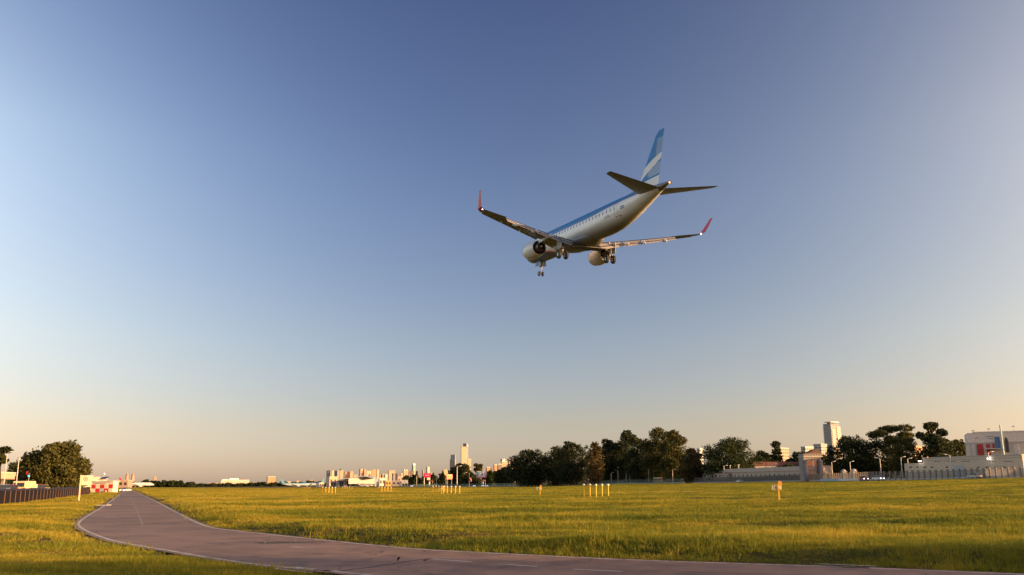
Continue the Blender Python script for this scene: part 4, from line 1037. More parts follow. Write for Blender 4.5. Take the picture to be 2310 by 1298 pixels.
MB().box(-W * .52, W * .36, 2.1, 2.19, gz(1050), gz(1040)).build('brick_panel', mat('orange_panel', (.62, .24, .07), .7), gh)
MB().box(-W * .1, W * .05, 1.95, 2.09, gz(1053), gz(1039)).build('crest_shield', LGREY, gh)
MB().box(-W * .55, W * .38, 1.9, 2.19, gz(1061.5), gz(1060.4)).build('ledge', DSTEEL, gh)
for k in range(7):
    x = -W * .7 + k * W * .2; ar = [(x, gz(1076)), (x + W * .12, gz(1076)), (x + W * .12, gz(1071)), (x + W * .09, gz(1069.4)), (x + W * .03, gz(1069.4)), (x, gz(1071))]
    mb = MB(); mb.add([(a, 1.6, z) for a, z in ar] + [(a, 1.72, z) for a, z in ar], [(0, 1, 2, 3, 4, 5), (11, 10, 9, 8, 7, 6)] + [(i, (i + 1) % 6, (i + 1) % 6 + 6, i + 6) for i in range(6)]); mb.build('arch_opening', DARK, gh)
# long low cream building behind the fence at the right
lowm = mat('low_building_render', (.54, .44, .335), .85, bmp=.1)
pA, pB = at(2043, perim(2043) + 9), at(2312, perim(2312) + 9); e = (pB - pA).xy; Ld = e.length; rz = math.atan2(e[1], e[0])
lb = thing('low_building', 'long low cream building with small windows and slits behind the fence at right', 'building', (pA.x, pA.y, tz(pA.x, pA.y)), rz)
def lz(px, py): 
    u = (px - 2043) / (2312 - 2043); D = pA.y + (pB.y - pA.y) * u; return zat(px, py, D) - lb.location.z
def lx(px):                                    # distance along the front for a photo column
    t = tan_(px); d = np.array(e) / Ld; return (t * pA.y - pA.x) / (d[0] - t * d[1])
MB().box(0, lx(2086), 0, 9, -1, lz(2060, 1045.5)).build('wall', lowm, lb)
MB().box(lx(2086) + .01, Ld, 0, 9, -1, lz(2200, 1031)).build('wall', lowm, lb)
MB().box(lx(2086) - .1, Ld, -.18, 9.1, lz(2200, 1031) + .003, lz(2200, 1031) + .3).build('parapet', mat('low_building_parapet', (.42, .39, .34), .85), lb)
MB().box(lx(2086), Ld, -.1, -.003, lz(2200, 1036.6), lz(2200, 1035.6)).build('string_course', mat('low_building_course', (.33, .30, .26), .85), lb)
for px in (2057, 2072, 2089, 2105, 2139, 2210, 2229, 2249, 2269, 2289):
    w = 3. if px not in (2072, 2249, 2210) else 2.2
    MB().box(lx(px - w), lx(px + w), -.06, -.004, lz(px, 1056), lz(px, 1053)).build('window', GLASS, lb)
for a, b in ((2111, 2127), (2141, 2160), (2172, 2193), (2232, 2252), (2268, 2290)):
    MB().box(lx(a), lx(b), -.05, -.004, lz(a, 1042), lz(a, 1041)).build('ventilation_slit', DARK, lb)
MB().box(lx(2153), lx(2176), -.08, -.004, -.5, lz(2165, 1051)).build('garage_door', mat('garage_door_paint', (.36, .38, .42), .5), lb)
for px, py in ((2082, 1041), (2239, 1035)):
    f = MB().box(lx(px) - .45, lx(px) + .45, -.75, -.35, lz(px, py) - .12, lz(px, py) + .14).build('floodlight', LAMPON, lb); MB().box(lx(px) - .04, lx(px) + .04, -.35, -.004, lz(px, py) - .04, lz(px, py) + .04).build('bracket', DSTEEL, f)
# white two storey hall above it
hD = 335; C = at(2194, hD); hall = thing('white_hall', 'white two storey hall with red doors and blue banner above the low building', 'building', C, rad(-23))
hz = lambda py: zat(2230, py, hD) - C.z
hx = lambda px: (tan_(px) * C.y - C.x) / (math.cos(rad(-23)) - tan_(px) * math.sin(rad(-23)))
HW = mat('hall_render', (.62, .58, .55), .7)
MB().box(0, hx(2330), 0, 18, -1, hz(1001)).build('lower_wall', mat('hall_lower_render', (.56, .50, .43), .75), hall)
MB().box(-.12, hx(2330), -.25, 18, hz(1001) + .003, hz(998)).build('cornice', mat('hall_cornice', (.42, .41, .40), .7), hall)
MB().box(0, hx(2330), -.02, 18, hz(998) + .003, hz(977)).build('attic_wall', HW, hall)
MB().box(hx(2206), hx(2330), -.1, 3, hz(977) + .003, hz(974.5)).build('parapet', HW, hall)
for a, b, y0, y1, nm, m in ((2212, 2226, 1028, 1002.5, 'red_door', mat('hall_red', (.33, .03, .03), .5)), (2233, 2242, 1028, 1002.5, 'red_door', mat('hall_red', (.33, .03, .03), .5)), (2247, 2252, 1014, 1002.5, 'red_door', mat('hall_red', (.33, .03, .03), .5)), (2254, 2266, 1013, 987, 'blue_banner', mat('banner_blue', (.08, .17, .32), .6))):
    MB().box(hx(a), hx(b), -.3, -.255, hz(y0), hz(y1)).build(nm, m, hall)
for a, b in ((2200, 2209), (2227, 2231), (2295, 2306)): MB().box(hx(a), hx(b), -.16, -.003, hz(1028), hz(1002.4)).build('pilaster', LGREY, hall)
for a, b, y in ((2210, 2218, 987.5), (2236, 2252, 985), (2240, 2252, 990)): MB().box(hx(a), hx(b), -.12, -.023, hz(y + 1), hz(y)).build('wall_slot', DSTEEL, hall)
MB().box(hx(2229), hx(2263), -2.2, -.01, hz(1014.5), hz(1013)).build('canopy', LGREY, hall)
MB().tube([(hx(2270), -.9, -1), (hx(2270), -.9, hz(961))], [.45, .28], 12).build('column_mast', mat('pale_blue_mast', (.40, .52, .54), .5), hall, True)
ap = [(hx(2276), hz(1022)), (hx(2284), hz(1022)), (hx(2284), hz(996)), (hx(2282.5), hz(990)), (hx(2280), hz(988)), (hx(2277.5), hz(990)), (hx(2276), hz(996))]
mb = MB(); mb.add([(x, -.34, z) for x, z in ap] + [(x, -.26, z) for x, z in ap], [tuple(range(7)), tuple(range(13, 6, -1))] + [(i, (i + 1) % 7, (i + 1) % 7 + 7, i + 7) for i in range(7)]); aw = mb.build('arched_window', GLASS, hall)
for px, py in ((2208, 972.5), (2244, 969.5), (2301, 965)):
    f = MB().tube([(hx(px), 1, hz(978)), (hx(px), 1, hz(py))], .05, 6).box(hx(px) - .45, hx(px) + .45, .7, 1.3, hz(py), hz(py) + .22); f.build('roof_lamp', DSTEEL, hall)
# blocks behind the trees
FC = lambda n, c, w=(.10, .09, .08), **k: facade('facade_' + n, c, w, **k)
t, wr, wl, H = block('apartment_block', 'apartment block glowing orange through the gap between two tree groups', 'building', 2066, 2070, 2100, 1004, 460, FC('glow', (.62, .38, .20), (.25, .12, .06)), 55)
for k in range(6): MB().box(-.5, wr + .5, -.9, -.01, H - 1.2 - k * 3.0, H - .95 - k * 3.0).build('balcony_slab', CREAM, t)
t, wr, wl, H = block('apartment_block', 'sunlit apartment block peeping out behind the airy conifer', 'building', 1762, 1766, 1784, 1012, 900, FC('conifer', (.45, .35, .25)), 42, .8)
t, wr, wl, H = block('apartment_block', 'stepped white block left of the slender white tower', 'building', 1812, 1822, 1841, 1009, 1000, FC('step1', (.46, .40, .34)), 42, .8)
t, wr, wl, H = block('apartment_block', 'white block with balconies at the foot of the slender white tower', 'building', 1841, 1858, 1872, 1003, 1050, FC('step2', (.46, .42, .37)), 42, .8)
t, wr, wl, H = block('apartment_block', 'small white rooftop right of the long dark tree row', 'building', 1576, 1582, 1590, 1014, 800, FC('step3', (.6, .6, .6)), 42, 1.)
# slender white tower: every floor a slab, glazing between
t, wr, wl, H = block('residential_tower', 'slender white residential tower with stacked balconies above the trees', 'tower', 1867, 1884, 1904, 956, 1500, mat('tower_core', (.20, .21, .22), .35), 40)
nfl = 30
sl_m = MB().box(-1.0, wr + .8, -1.0, wl + .6, 0, 1.25).mesh('floor_slab', mat('tower_slab_white', (.50, .45, .39), .6))
for k in range(nfl): link('floor_slab', sl_m, t, (0, 0, H - 6 - k * 3.3))
MB().box(2., wr * .35, -1.2, -1.02, H - 95, H - 8).build('solid_panel', mat('tower_panel', (.48, .42, .35), .6), t)
MB().box(wr * .62, wr + .9, -1.2, -1.02, H - 95, H - 4).build('solid_panel', mat('tower_panel', (.48, .42, .35), .6), t)
MB().box(-1.5, wr * .9, -1.5, wl * .8, H + 2.2, H + 3.6).build('roof_crown', WHITE, t); MB().box(3, wr * .6, 3, wl * .6, H, H + 2.2).build('plant_room', DSTEEL, t)
# twin slim towers in the middle distance
def slab_tower(name, label, px0, sp, px1, yt, D, m, wm, phi, fl=4.2, gap=.45, grp=None):
    t, wr, wl, H = block(name, label, 'tower', px0, sp, px1, yt, D, m, phi)
    n = int(H / fl / 1.6); me = MB().box(.12 * wr, .88 * wr, -.35, -.01, 0, fl * gap * 1.6).mesh('window_band', wm)
    for k in range(n): link('window_band', me, t, (0, 0, H - 6 - k * fl * 1.6))
    return t, wr, wl, H
WB = mat('bronze_glazing', (.24, .17, .11), .35)
slab_tower('office_tower', 'tall cream tower with gridded front left of its dark twin', 1039.5, 1041, 1052, 1008, 3400, mat('tower_cream', (.40, .30, .20), .6), WB, 48)
t, wr, wl, H = block('office_tower', 'taller dark grey tower rising behind the cream tower', 'tower', 1044.5, 1052, 1056, 1000.5, 3550, mat('tower_dark', (.16, .16, .17), .5), 40)
MB().ball((wr * .1, -1.5, H - 12), 5.5, 12, 8).build('round_logo', LGREY, t, True)
slab_tower('office_tower', 'short cream tower at the right foot of the twin towers', 1053.5, 1054.5, 1062.5, 1035, 3300, mat('tower_cream2', (.40, .29, .20), .6), WB, 48)
t, wr, wl, H = block('office_tower', 'blue grey glass tower standing left of the twin towers', 'tower', 1014.5, 1026, 1028.5, 1036, 3400, facade('facade_bluegrey', (.30, .32, .34), (.14, .16, .19), 4., 5.), 30)
MB().box(1.5, wr - .5, 1.5, wl - 3, H, H + 17).build('upper_stage', mat('bluegrey_top', (.24, .25, .27), .5), t)
for k in range(3): MB().box(-.4, -.01, 2 + k * wl / 3, wl / 3 * (k + 1) - 2, H - 70, H - 4).build('glass_strip', GLASS, t)

# ------------------------------------------------------------------ city skyline beyond the airport
COLS = {'tan': (.40, .29, .19), 'cream': (.48, .38, .26), 'brown': (.25, .165, .12), 'grey': (.25, .23, .225), 'pink': (.38, .26, .195), 'orange': (.46, .23, .12), 'white': (.50, .45, .38), 'dark': (.15, .12, .12)}
def city(px0, sp, px1, yt, D, c, label, phi=45, roof=None, fl=3.6):
    return block('city_building', label, 'building', px0, sp, px1, yt, D, FC('city_' + c, COLS[c], tuple(v * .45 for v in COLS[c]), fl=fl, bay=4.2), phi, roof, 'city skyline')
t, wr, wl, H = city(735.5, 744, 746.5, 1061.5, 2600, 'grey', 'grey slab tower with a bright disc at the left end of the skyline', 30)
MB().lathe([(-.5, .1), (-.5, 4.), (.0, 4.), (.0, .1)], 'x', (-.15, wl * .5, H - 5), 18).build('bright_disc', WHITE, t)
city(747.5, 748, 752.5, 1062, 4200, 'cream', 'slim bright cream block right of the grey slab tower')
t, *_ = city(754, 760, 765.5, 1062, 4000, 'grey', 'grey and cream corner tower near the left end of the skyline', 42)
city(765.5, 766.5, 773.5, 1061, 4400, 'tan', 'tan block under a small green roof')
p = at(767, 4390); cap = thing('green_roof_cap', 'small green pitched roof on the tan skyline block', 'roof', (p.x, p.y, zat(767, 1061, 4390))); MB().add([(-8, -8, 0), (10, -8, 0), (10, 8, 0), (-8, 8, 0), (-4, 0, 9), (5, 0, 6)], [(0, 1, 5, 4), (1, 2, 5), (2, 3, 4, 5), (3, 0, 4), (0, 3, 2, 1)]).build('roof', mat('copper_green', (.12, .24, .15), .6), cap)
city(775, 776.5, 788, 1064.5, 3600, 'brown', 'brown flat topped block in the left skyline')
city(788, 789, 796.5, 1063.5, 3900, 'tan', 'tall tan block right of the brown flat topped block')
city(796.5, 797.5, 806, 1071, 4100, 'pink', 'low pinkish block filling the gap in the skyline')
t, wr, wl, H = city(810, 812, 818.5, 1057.5, 3800, 'brown', 'brown tower with a pale framed front', 45)
MB().box(2, wr - 2, -.8, -.01, H - 6, H - 3).build('pale_frame', CREAM, t); MB().box(2, 4, -.8, -.01, 6, H - 6).build('pale_frame', CREAM, t)
city(818.5, 821, 825.5, 1058.5, 3900, 'pink', 'pinkish tower joined to the framed brown tower')
t, wr, wl, H = city(825.5, 826, 837.5, 1062.5, 3700, 'cream', 'bright block with a dark arched opening', 50)
mb = MB(); ar = [(wr * .3, 4), (wr * .9, 4), (wr * .9, H * .55), (wr * .78, H * .72), (wr * .6, H * .78), (wr * .42, H * .72), (wr * .3, H * .55)]
mb.add([(x, -.6, z) for x, z in ar] + [(x, -.01, z) for x, z in ar], [tuple(range(7)), tuple(range(13, 6, -1))] + [(i, (i + 1) % 7, (i + 1) % 7 + 7, i + 7) for i in range(7)]); mb.build('arched_opening', mat('arch_shadow', (.12, .06, .07), .7), t)
city(837.5, 838.5, 848.5, 1060, 4000, 'orange', 'sunlit orange block right of the arched block')
city(848.5, 850, 854.5, 1059.5, 4300, 'cream', 'thin cream tower beside the orange block')
for a, b, yt, c, lbl in ((856, 862, 1071, 'pink', 'small pink block right of the thin cream tower'), (862, 867, 1069, 'cream', 'small cream block in the middle of the skyline'), (868, 874, 1070, 'white', 'small white block in the middle of the skyline')): city(a, a + .8, b, yt, 4200, c, lbl)
city(875, 876.5, 891, 1061.5, 3900, 'tan', 'broad tan office block in the middle of the skyline', 48)
city(884, 887, 895.5, 1068, 3500, 'grey', 'grey block overlapping the broad tan office block')
city(896, 897, 905.5, 1070, 3600, 'dark', 'dark low block right of the broad tan office block')
city(904.5, 905, 908.5, 1067, 3700, 'cream', 'narrow cream block beside the dark low block')
t, wr, wl, H = city(908.5, 910, 921, 1062, 3800, 'pink', 'pink block with two white roof sheds', 45)
for q in (.15, .6): MB().add([(wr * q, 0, H), (wr * q + 6, 0, H), (wr * q, 0, H + 7), (wr * q, 6, H), (wr * q + 6, 6, H), (wr * q, 6, H + 7)], [(0, 1, 2), (5, 4, 3), (0, 3, 4, 1), (1, 4, 5, 2), (2, 5, 3, 0)]).build('roof_shed', WHITE, t)
city(919, 923, 926, 1064, 4000, 'brown', 'dark brown block between the pink block and the tall white tower')
city(925, 926, 935, 1062.5, 3500, 'cream', 'broad cream podium below the tall white tower', 50)
t, wr, wl, H = city(928.5, 932, 936.5, 1049.5, 3700, 'white', 'tallest white skyline tower with its left side in shade', 45)
MB().box(0, wr, 1, wl * .7, H, H + 6).build('crown', WHITE, t)
city(937.5, 942, 945.5, 1063, 3900, 'dark', 'dark block just right of the tallest white skyline tower')
city(951.5, 954, 956, 1061, 4000, 'pink', 'slim pinkish tower between the skyline and the red billboard')
t, wr, wl, H = city(961, 963.5, 969.5, 1053.5, 3600, 'cream', 'tall cream tower standing behind the red billboard', 42)
for q in (.35, .7): MB().box(wr * q, wr * q + 1.2, -.5, -.01, 4, H).build('vertical_rib', WHITE, t)
city(972.5, 973, 975.5, 1067, 4200, 'cream', 'small cream tower right of the red billboard')
city(997, 998.5, 1003, 1060.5, 4000, 'dark', 'dark distant block right of the hedge')
t, wr, wl, H = city(601, 603, 620.5, 1076, 3000, 'orange', 'orange sunlit block alone above the far hedge', 50, 1.)
t, wr, wl, H = city(497, 498, 562, 1083, 3200, 'white', 'long white institutional building above the far hedge', 35)
MB().box(wr * .3, wr * .62, 2, 14, H, H + 5).build('roof_storey', WHITE, t); MB().box(wr * .05, wr * .25, 2, 14, H, H + 2).build('roof_storey', WHITE, t)
for k in range(9): MB().box(4 + k * wr / 9.4, 8 + k * wr / 9.4, -.5, -.01, H * .3, H * .6).build('window', mat('white_hall_window', (.4, .3, .2), .5), t)
for a, b, yt, c, lbl in ((430, 436, 1089, 'pink', 'tiny pink roof above the far hedge, leftmost'), (470, 492, 1090, 'orange', 'low orange roofs left of the long white building'), (566, 578, 1089, 'pink', 'low pink roofs right of the long white building'), (648, 660, 1087, 'cream', 'cream house above the far hedge near the parked planes'), (668, 676, 1085, 'pink', 'pink house above the far hedge near the parked planes'), (699, 706, 1083, 'orange', 'orange house above the far hedge left of the hangar'), (345, 353, 1076, 'brown', 'brown tower far behind the clump at the end of the road')):
    city(a, a + .8, b, yt, 3000, c, lbl)
for a, b, yt, D, c, lbl in ((1096.5, 1109, 1055, 1500, 'orange', 'orange brick flats low between the billboard and the tree row'), (1113.5, 1122, 1049.5, 1450, 'orange', 'orange round fronted block left of the sunlit flats'), (1122, 1131.5, 1048, 1500, 'dark', 'dark fronted block beside the sunlit flats'), (1130, 1145, 1042, 1600, 'tan', 'stepped sunlit flats above the left end of the tree row'), (1146.5, 1164, 1037, 1550, 'pink', 'sunlit flats half hidden by the left end tree')):
    t, wr, wl, H = block('apartment_block', lbl, 'building', a, a + 2, b, yt, D, FC('flats_' + c, COLS[c], tuple(v * .4 for v in COLS[c])), 45, .8, 'flats left of the tree row')
    if 'stepped' in lbl: MB().box(wr * .3, wr * .75, 2, 8, H + .8, H + 5).build('roof_storey', CREAM, t)
for px, lbl in ((285, 'left of two far tapering chimneys'), (298, 'right of two far tapering chimneys')):
    p = at(px, 2800); H = zat(px, 1069.5, 2800) - p.z; c = thing('chimney', lbl, 'chimney', p, 0, 'far twin chimneys')
    MB().lathe([(0, 6.5), (H * .5, 4.8), (H, 3.6), (H, 2.8), (H - 1, 2.8)], 'z', (0, 0, 0), 16).build('stack', mat('chimney_brick', (.45, .30, .20), .8), c, True)
    MB().lathe([(H - 4, 4.0), (H - 3.8, 4.3), (H - 2.5, 4.2), (H - 2.3, 3.8)], 'z', (0, 0, 0), 16).build('collar', DSTEEL, c, True)

# ------------------------------------------------------------------ airport
AD = 1080
struct(link('runway', strip(np.array([at(p, d).xy for p, d in ((540, 980), (600, 900), (660, 820), (735, 735), (800, 690))]), -18, 18, lift(.12), 'runway', ASPH)))
hg = at(800, AD); hang = thing('hangar', 'white hangar with a long sloping roof and dark door bays', 'hangar', hg, .0)
ax = lambda px: (tan_(px) * AD - hg.x); az_ = lambda px, py: zat(px, py, AD) - hg.z
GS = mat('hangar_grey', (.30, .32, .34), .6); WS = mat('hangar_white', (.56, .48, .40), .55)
ang = mat('hangar_roof', (.42, .47, .52), .5)
pr = [(762, 1084), (823, 1075.5), (843, 1079.5)]
mb = MB(); rp = [(ax(x), az_(x, y)) for x, y in pr]; n = 3
mb.add([(x, -6, z) for x, z in rp] + [(x, 45, z) for x, z in rp] + [(x, -6, z + .9) for x, z in rp] + [(x, 45, z + .9) for x, z in rp], [(0, 1, 7, 6), (1, 2, 8, 7), (3, 9, 10, 4), (4, 10, 11, 5), (6, 7, 10, 9), (7, 8, 11, 10), (0, 6, 9, 3), (2, 5, 11, 8), (0, 3, 4, 1), (1, 4, 5, 2)]); mb.build('roof', ang, hang)
mb = MB(); q = [(ax(789), az_(789, 1080.5)), (ax(823), az_(823, 1075.6)), (ax(842), az_(842, 1079.6)), (ax(842), az_(842, 1092)), (ax(789), az_(789, 1092))]
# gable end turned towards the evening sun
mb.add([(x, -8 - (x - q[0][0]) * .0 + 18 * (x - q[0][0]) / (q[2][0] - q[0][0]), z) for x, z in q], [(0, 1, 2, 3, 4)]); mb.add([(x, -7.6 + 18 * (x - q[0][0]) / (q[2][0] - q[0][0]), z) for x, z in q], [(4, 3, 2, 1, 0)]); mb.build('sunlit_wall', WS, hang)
MB().box(ax(760), ax(789), 0, 40, -1, az_(770, 1084.5)).build('front_wall', GS, hang)
MB().box(ax(789) + .01, ax(842), 12, 40, -1, az_(800, 1081)).build('rear_wall', GS, hang)
for a, b in ((766.5, 770), (771.5, 774), (783, 788)): MB().box(ax(a), ax(b), -.5, -.01, 0, az_(a, 1086.5)).build('door_bay', DARK, hang)
for a in (764, 776, 780.5): MB().box(ax(a), ax(a) + .8, -.7, -.02, 0, az_(a, 1084.6)).build('pillar', LGREY, hang)
def simple_block(name, label, cat, px0, px1, y0, D, m, depth=14, rz=.0, y1=None, parts=None):
    p = at(px0, D); w = (tan_(px1) - tan_(px0)) * D; t = thing(name, label, cat, p, rz); zt_ = zat(px0, y0, D) - p.z; zb = -1 if y1 is None else zat(px0, y1, D) - p.z
    MB().box(0, w, 0, depth, zb, zt_).build('wall', m, t); MB().box(-.2, w + .2, -.3, depth + .2, zt_, zt_ + .35).build('roof', LGREY, t)
    n = max(2, int(w / 4)); 
    for k in range(n): MB().box((k + .25) * w / n, (k + .75) * w / n, -.2, -.01, max(zb + .4, zt_ * .35), zt_ * .72).build('window', GLASS, t)
    return t
simple_block('terminal_wing', 'tan colonnaded terminal wing left of the hangar roof', 'building', 743, 761, 1076, 1300, mat('terminal_tan', (.62, .42, .26), .7), rz=.5)
simple_block('terminal_wing', 'dark wing with a white canopy left of the hangar doors', 'building', 746, 758, 1086, 1120, mat('terminal_dark', (.30, .24, .25), .7))
simple_block('service_shed', 'cream shed between the parked jets and the grey slab tower', 'building', 720, 731, 1089.5, 1150, mat('shed_cream', (.70, .56, .40), .6), rz=.5)
simple_block('cargo_shed', 'white cargo shed at the right end of the hangar', 'building', 845, 853.5, 1078.5, 1120, WS, rz=.45)
simple_block('cargo_shed', 'white boxy shed right of the hangar behind the lights', 'building', 856, 869, 1079, 1180, WS, rz=.45)
simple_block('orange_kiosk', 'low building with an orange sunlit fascia beyond the second light row', 'building', 870, 883, 1085, 1100, mat('kiosk_orange', (.66, .34, .10), .6), rz=.3)
simple_block('grey_office', 'grey low office left of the white gantry', 'building', 884, 904, 1085, 1120, mat('office_grey', (.32, .31, .33), .6))
simple_block('pink_sheds', 'pink roofed sheds above the white gantry', 'building', 897, 913, 1076, 1500, mat('shed_pink', (.52, .30, .24), .7), rz=.4)
p = at(906, 1000); g = thing('gantry', 'white steel gantry frame standing left of the red billboard', 'gantry', p)
for x in (0, 3.2, 6.4): MB().box(x, x + .35, 0, .35, 0, 7).build('leg', WHITE, g)
for z in (3.4, 6.6): MB().box(-.3, 7, -.05, .4, z, z + .35).build('beam', WHITE, g)
for x in (.5, 3.8): MB().box(x, x + 2.4, .05, .3, 3.8, 6.4).build('panel', LGREY, g)
# parked planes
airliner(at(306, 950, 3.4) , 78, 0, 0, 'parked white jet with a red swoosh at the end of the road', 'airplane', 'red', True, False, 'parked jets')
airliner(at(664, 1120, 3.4), 84, 0, 0, 'parked pale blue topped jet nearer the far hedge', 'airplane', 'blue', True, False, 'parked jets')
airliner(at(702, 1180, 3.4), -96, 0, 0, 'parked pale blue topped jet left of the cream shed', 'airplane', 'blue', True, False, 'parked jets')
airliner(at(824, 1010, 1.6), 95, 0, 0, 'small parked plane in front of the sunlit hangar wall', 'airplane', 'plain', True, False, 'parked jets', .5)
# billboards
def billboard(label, px0, px1, y0, y1, D, m, legs=2, prints=(), rz=.15):
    p = at((px0 + px1) / 2, D); w = (tan_(px1) - tan_(px0)) * D; zb, zt_ = zat(px0, y1, D) - p.z, zat(px0, y0, D) - p.z
    t = thing('billboard', label, 'billboard', p, rz); b = MB().box(-w / 2, w / 2, -.25, .25, zb, zt_).build('board', m, t)
    for i in range(legs):
        x = 0 if legs == 1 else -w * .38 + w * .76 * i / (legs - 1); MB().tube([(x, .3 if legs > 1 else 0, -.3), (x, .3 if legs > 1 else 0, zb + (.02 if legs == 1 else zt_ * .5 - zb * .5))], .28, 8).build('leg', STEEL, t)
    for k, (a, b2, c, d, col) in enumerate(prints):
        MB().box(-w / 2 + a * w, -w / 2 + b2 * w, -.30 - .004 * k, -.255, zb + c * (zt_ - zb), zb + d * (zt_ - zb)).build('print', mat('print_%d_%d_%d' % tuple(int(v * 100) for v in col), col, .4), b)
    return t
billboard('magenta red billboard on two white legs left of the hedge', 955, 971.5, 1068, 1078, 950, mat('billboard_magenta', (.48, .02, .09), .4), 2, ((.25, .8, .45, .62, (.75, .35, .45)),))
billboard('orange billboard facing the sun beside the hedge', 1007, 1021, 1070.5, 1081.5, 850, mat('billboard_orange', (.72, .20, .06), .4), 2, ((.05, .9, .7, .9, (.8, .4, .15)),), .5)
billboard('bright white blue and red billboard on a single mast', 1075, 1097.5, 1063.5, 1079, 760, WHITE, 1, ((.02, .16, .1, .95, (.18, .34, .40)), (.18, .5, .35, .95, (.62, .72, .76)), (.5, .7, .4, .9, (.22, .18, .42)), (.02, .98, .0, .14, (.62, .06, .14)), (.62, .72, .15, .95, (.8, .76, .7)), (.84, .99, .1, .5, (.75, .25, .12)), (.78, .95, .55, .9, (.72, .7, .62))))
billboard('small orange banner under the bright billboard', 1089, 1096, 1083, 1086.5, 750, mat('banner_orange', (.65, .28, .10), .5), 2)
billboard('flat orange banner right of the magenta red billboard', 967, 977, 1083.5, 1086.5, 900, mat('banner_orange', (.65, .28, .10), .5), 2)
p = at(1006, 860); t = thing('oval_sign', 'cream oval sign on a pole left of the orange billboard', 'sign', p); zc = zat(1006, 1066, 860) - p.z
MB().lathe([(-.2, .02), (-.2, 2.0), (.2, 2.0), (.2, .02)], 'y', (0, 0, 0), 20).build('disc', mat('oval_cream', (.76, .64, .34), .4), t, False, (0, 0, zc)); t.children[0].scale = (.9, 1, 1.45)
MB().tube([(0, 0, 0), (0, 0, zc - 2.7)], .2, 8).build('pole', STEEL, t)
p = at(1058.5, 560); t = thing('windsock', 'limp pink windsock hanging from a mast before the dark trees', 'windsock', p); zt_ = zat(1058.5, 1067, 560) - p.z
MB().tube([(0, 0, 0), (0, 0, zt_)], [.09, .06], 8).build('mast', STEEL, t)
zs = zat(1058, 1078.5, 560) - p.z
MB().tube([(.1, 0, zs), (.7, 0, zs - .25), (1.05, 0, zs - 1.0), (1.15, 0, zs - 2.3)], [.5, .52, .42, .28], 12).build('sock', mat('windsock_pink', (.72, .25, .22), .7), t, True)

# ------------------------------------------------------------------ airfield lights and marker boards
def light_bar(cols, ytop, ybase, where, gname):
    lm = None
    for i, px in enumerate(cols):
        b = gpix(px, ybase); H = zat(px, ytop, b.y) - b.z
        t = thing('approach_light', '%s yellow light pole from left %s' % (WF[i], where), 'approach light', b, 0, gname)
        MB().tube([(0, 0, -.05), (0, 0, H - .1)], .058, 10).lathe([(0, .16), (.06, .16), (.08, .08)], 'z', (0, 0, 0), 10).build('post', YELP, t, True)
        MB().ball((0, 0, H - .02), .125, 12, 8).build('lamp', mat('light_housing_white', (.85, .74, .48), .35), t, True)
light_bar((1316.5, 1330.3, 1344, 1357.6, 1371.3), 1094, 1121.5, 'in the row of five nearest the road', 'nearest row of approach lights')
light_bar((977, 983.5, 990.2, 996.6, 1003), 1097, 1110, 'in the farther of two overlapping rows below the hedge', 'farther overlapping row of approach lights')
light_bar((1000.4, 1008.9, 1018, 1027.5, 1036.8), 1098, 1114.5, 'in the nearer of two overlapping rows below the hedge', 'nearer overlapping row of approach lights')
light_bar((855, 861.6, 868.4, 875.3, 882.3), 1099.5, 1110.5, 'in the row of five right of the hangar', 'row of approach lights right of the hangar')
light_bar((728, 735.3, 742.5, 749.6, 756.9), 1100, 1113, 'in the row of five left of the hangar', 'row of approach lights left of the hangar')
light_bar((773, 778.4, 783.8, 789.1, 794.5), 1099, 1104.5, 'in the small far row below the hangar doors', 'far row of approach lights')
light_bar((683, 687, 691, 695, 699.5), 1099.3, 1103, 'in the faint farthest row on the runway', 'farthest row of approach lights')
def marker(px, ybase, ytop, label):
    b = gpix(px, ybase); H = zat(px, ytop, b.y) - b.z; k = H / 1.55
    t = thing('marker_post', label, 'marker post', b, -.15, 'yellow marker posts'); t.scale = (k, k, k)
    MB().box(-.055, .055, -.055, .055, -.1, 1.25).build('post', YELP, t)
    MB().box(-.03, .03, .25, .31, -.1, 1.0).build('rear_leg', DSTEEL, t)
    soft_edges(MB().box(-.13, .20, -.16, .12, .88, 1.27).build('box', YELP, t), .02)
    MB().box(-.06, .15, -.175, -.162, .97, 1.13).build('white_plate', WHITE, t)
    fr = MB().box(-.36, -.15, -.1, -.04, .87, .95).box(-.36, -.15, -.1, -.04, 1.19, 1.27).box(-.36, -.29, -.1, -.04, .95, 1.19).box(-.21, -.15, -.1, -.04, .95, 1.19); fr.build('bracket_frame', mat('cream_paint', (.75, .60, .36), .5), t)
    MB().box(-.52, -.37, -.08, -.02, .9, 1.25).build('grey_panel', LGREY, t)
    d = MB().lathe([(-.03, .01), (-.03, .17), (.03, .17), (.03, .01)], 'y', (.12, -.05, 1.40), 18).build('round_plate', mat('amber_plate', (.72, .34, .10), .4), t)
    MB().box(-.02, .02, -.03, .03, 1.25, 1.4).build('stem', YELP, t)
marker(1755, 1131.5, 1086, 'nearest yellow marker post with round plate in the right field')
marker(1218, 1118.5, 1095, 'yellow marker post alone in the middle of the field')
marker(996, 1116, 1097, 'yellow marker post among the overlapping light rows')
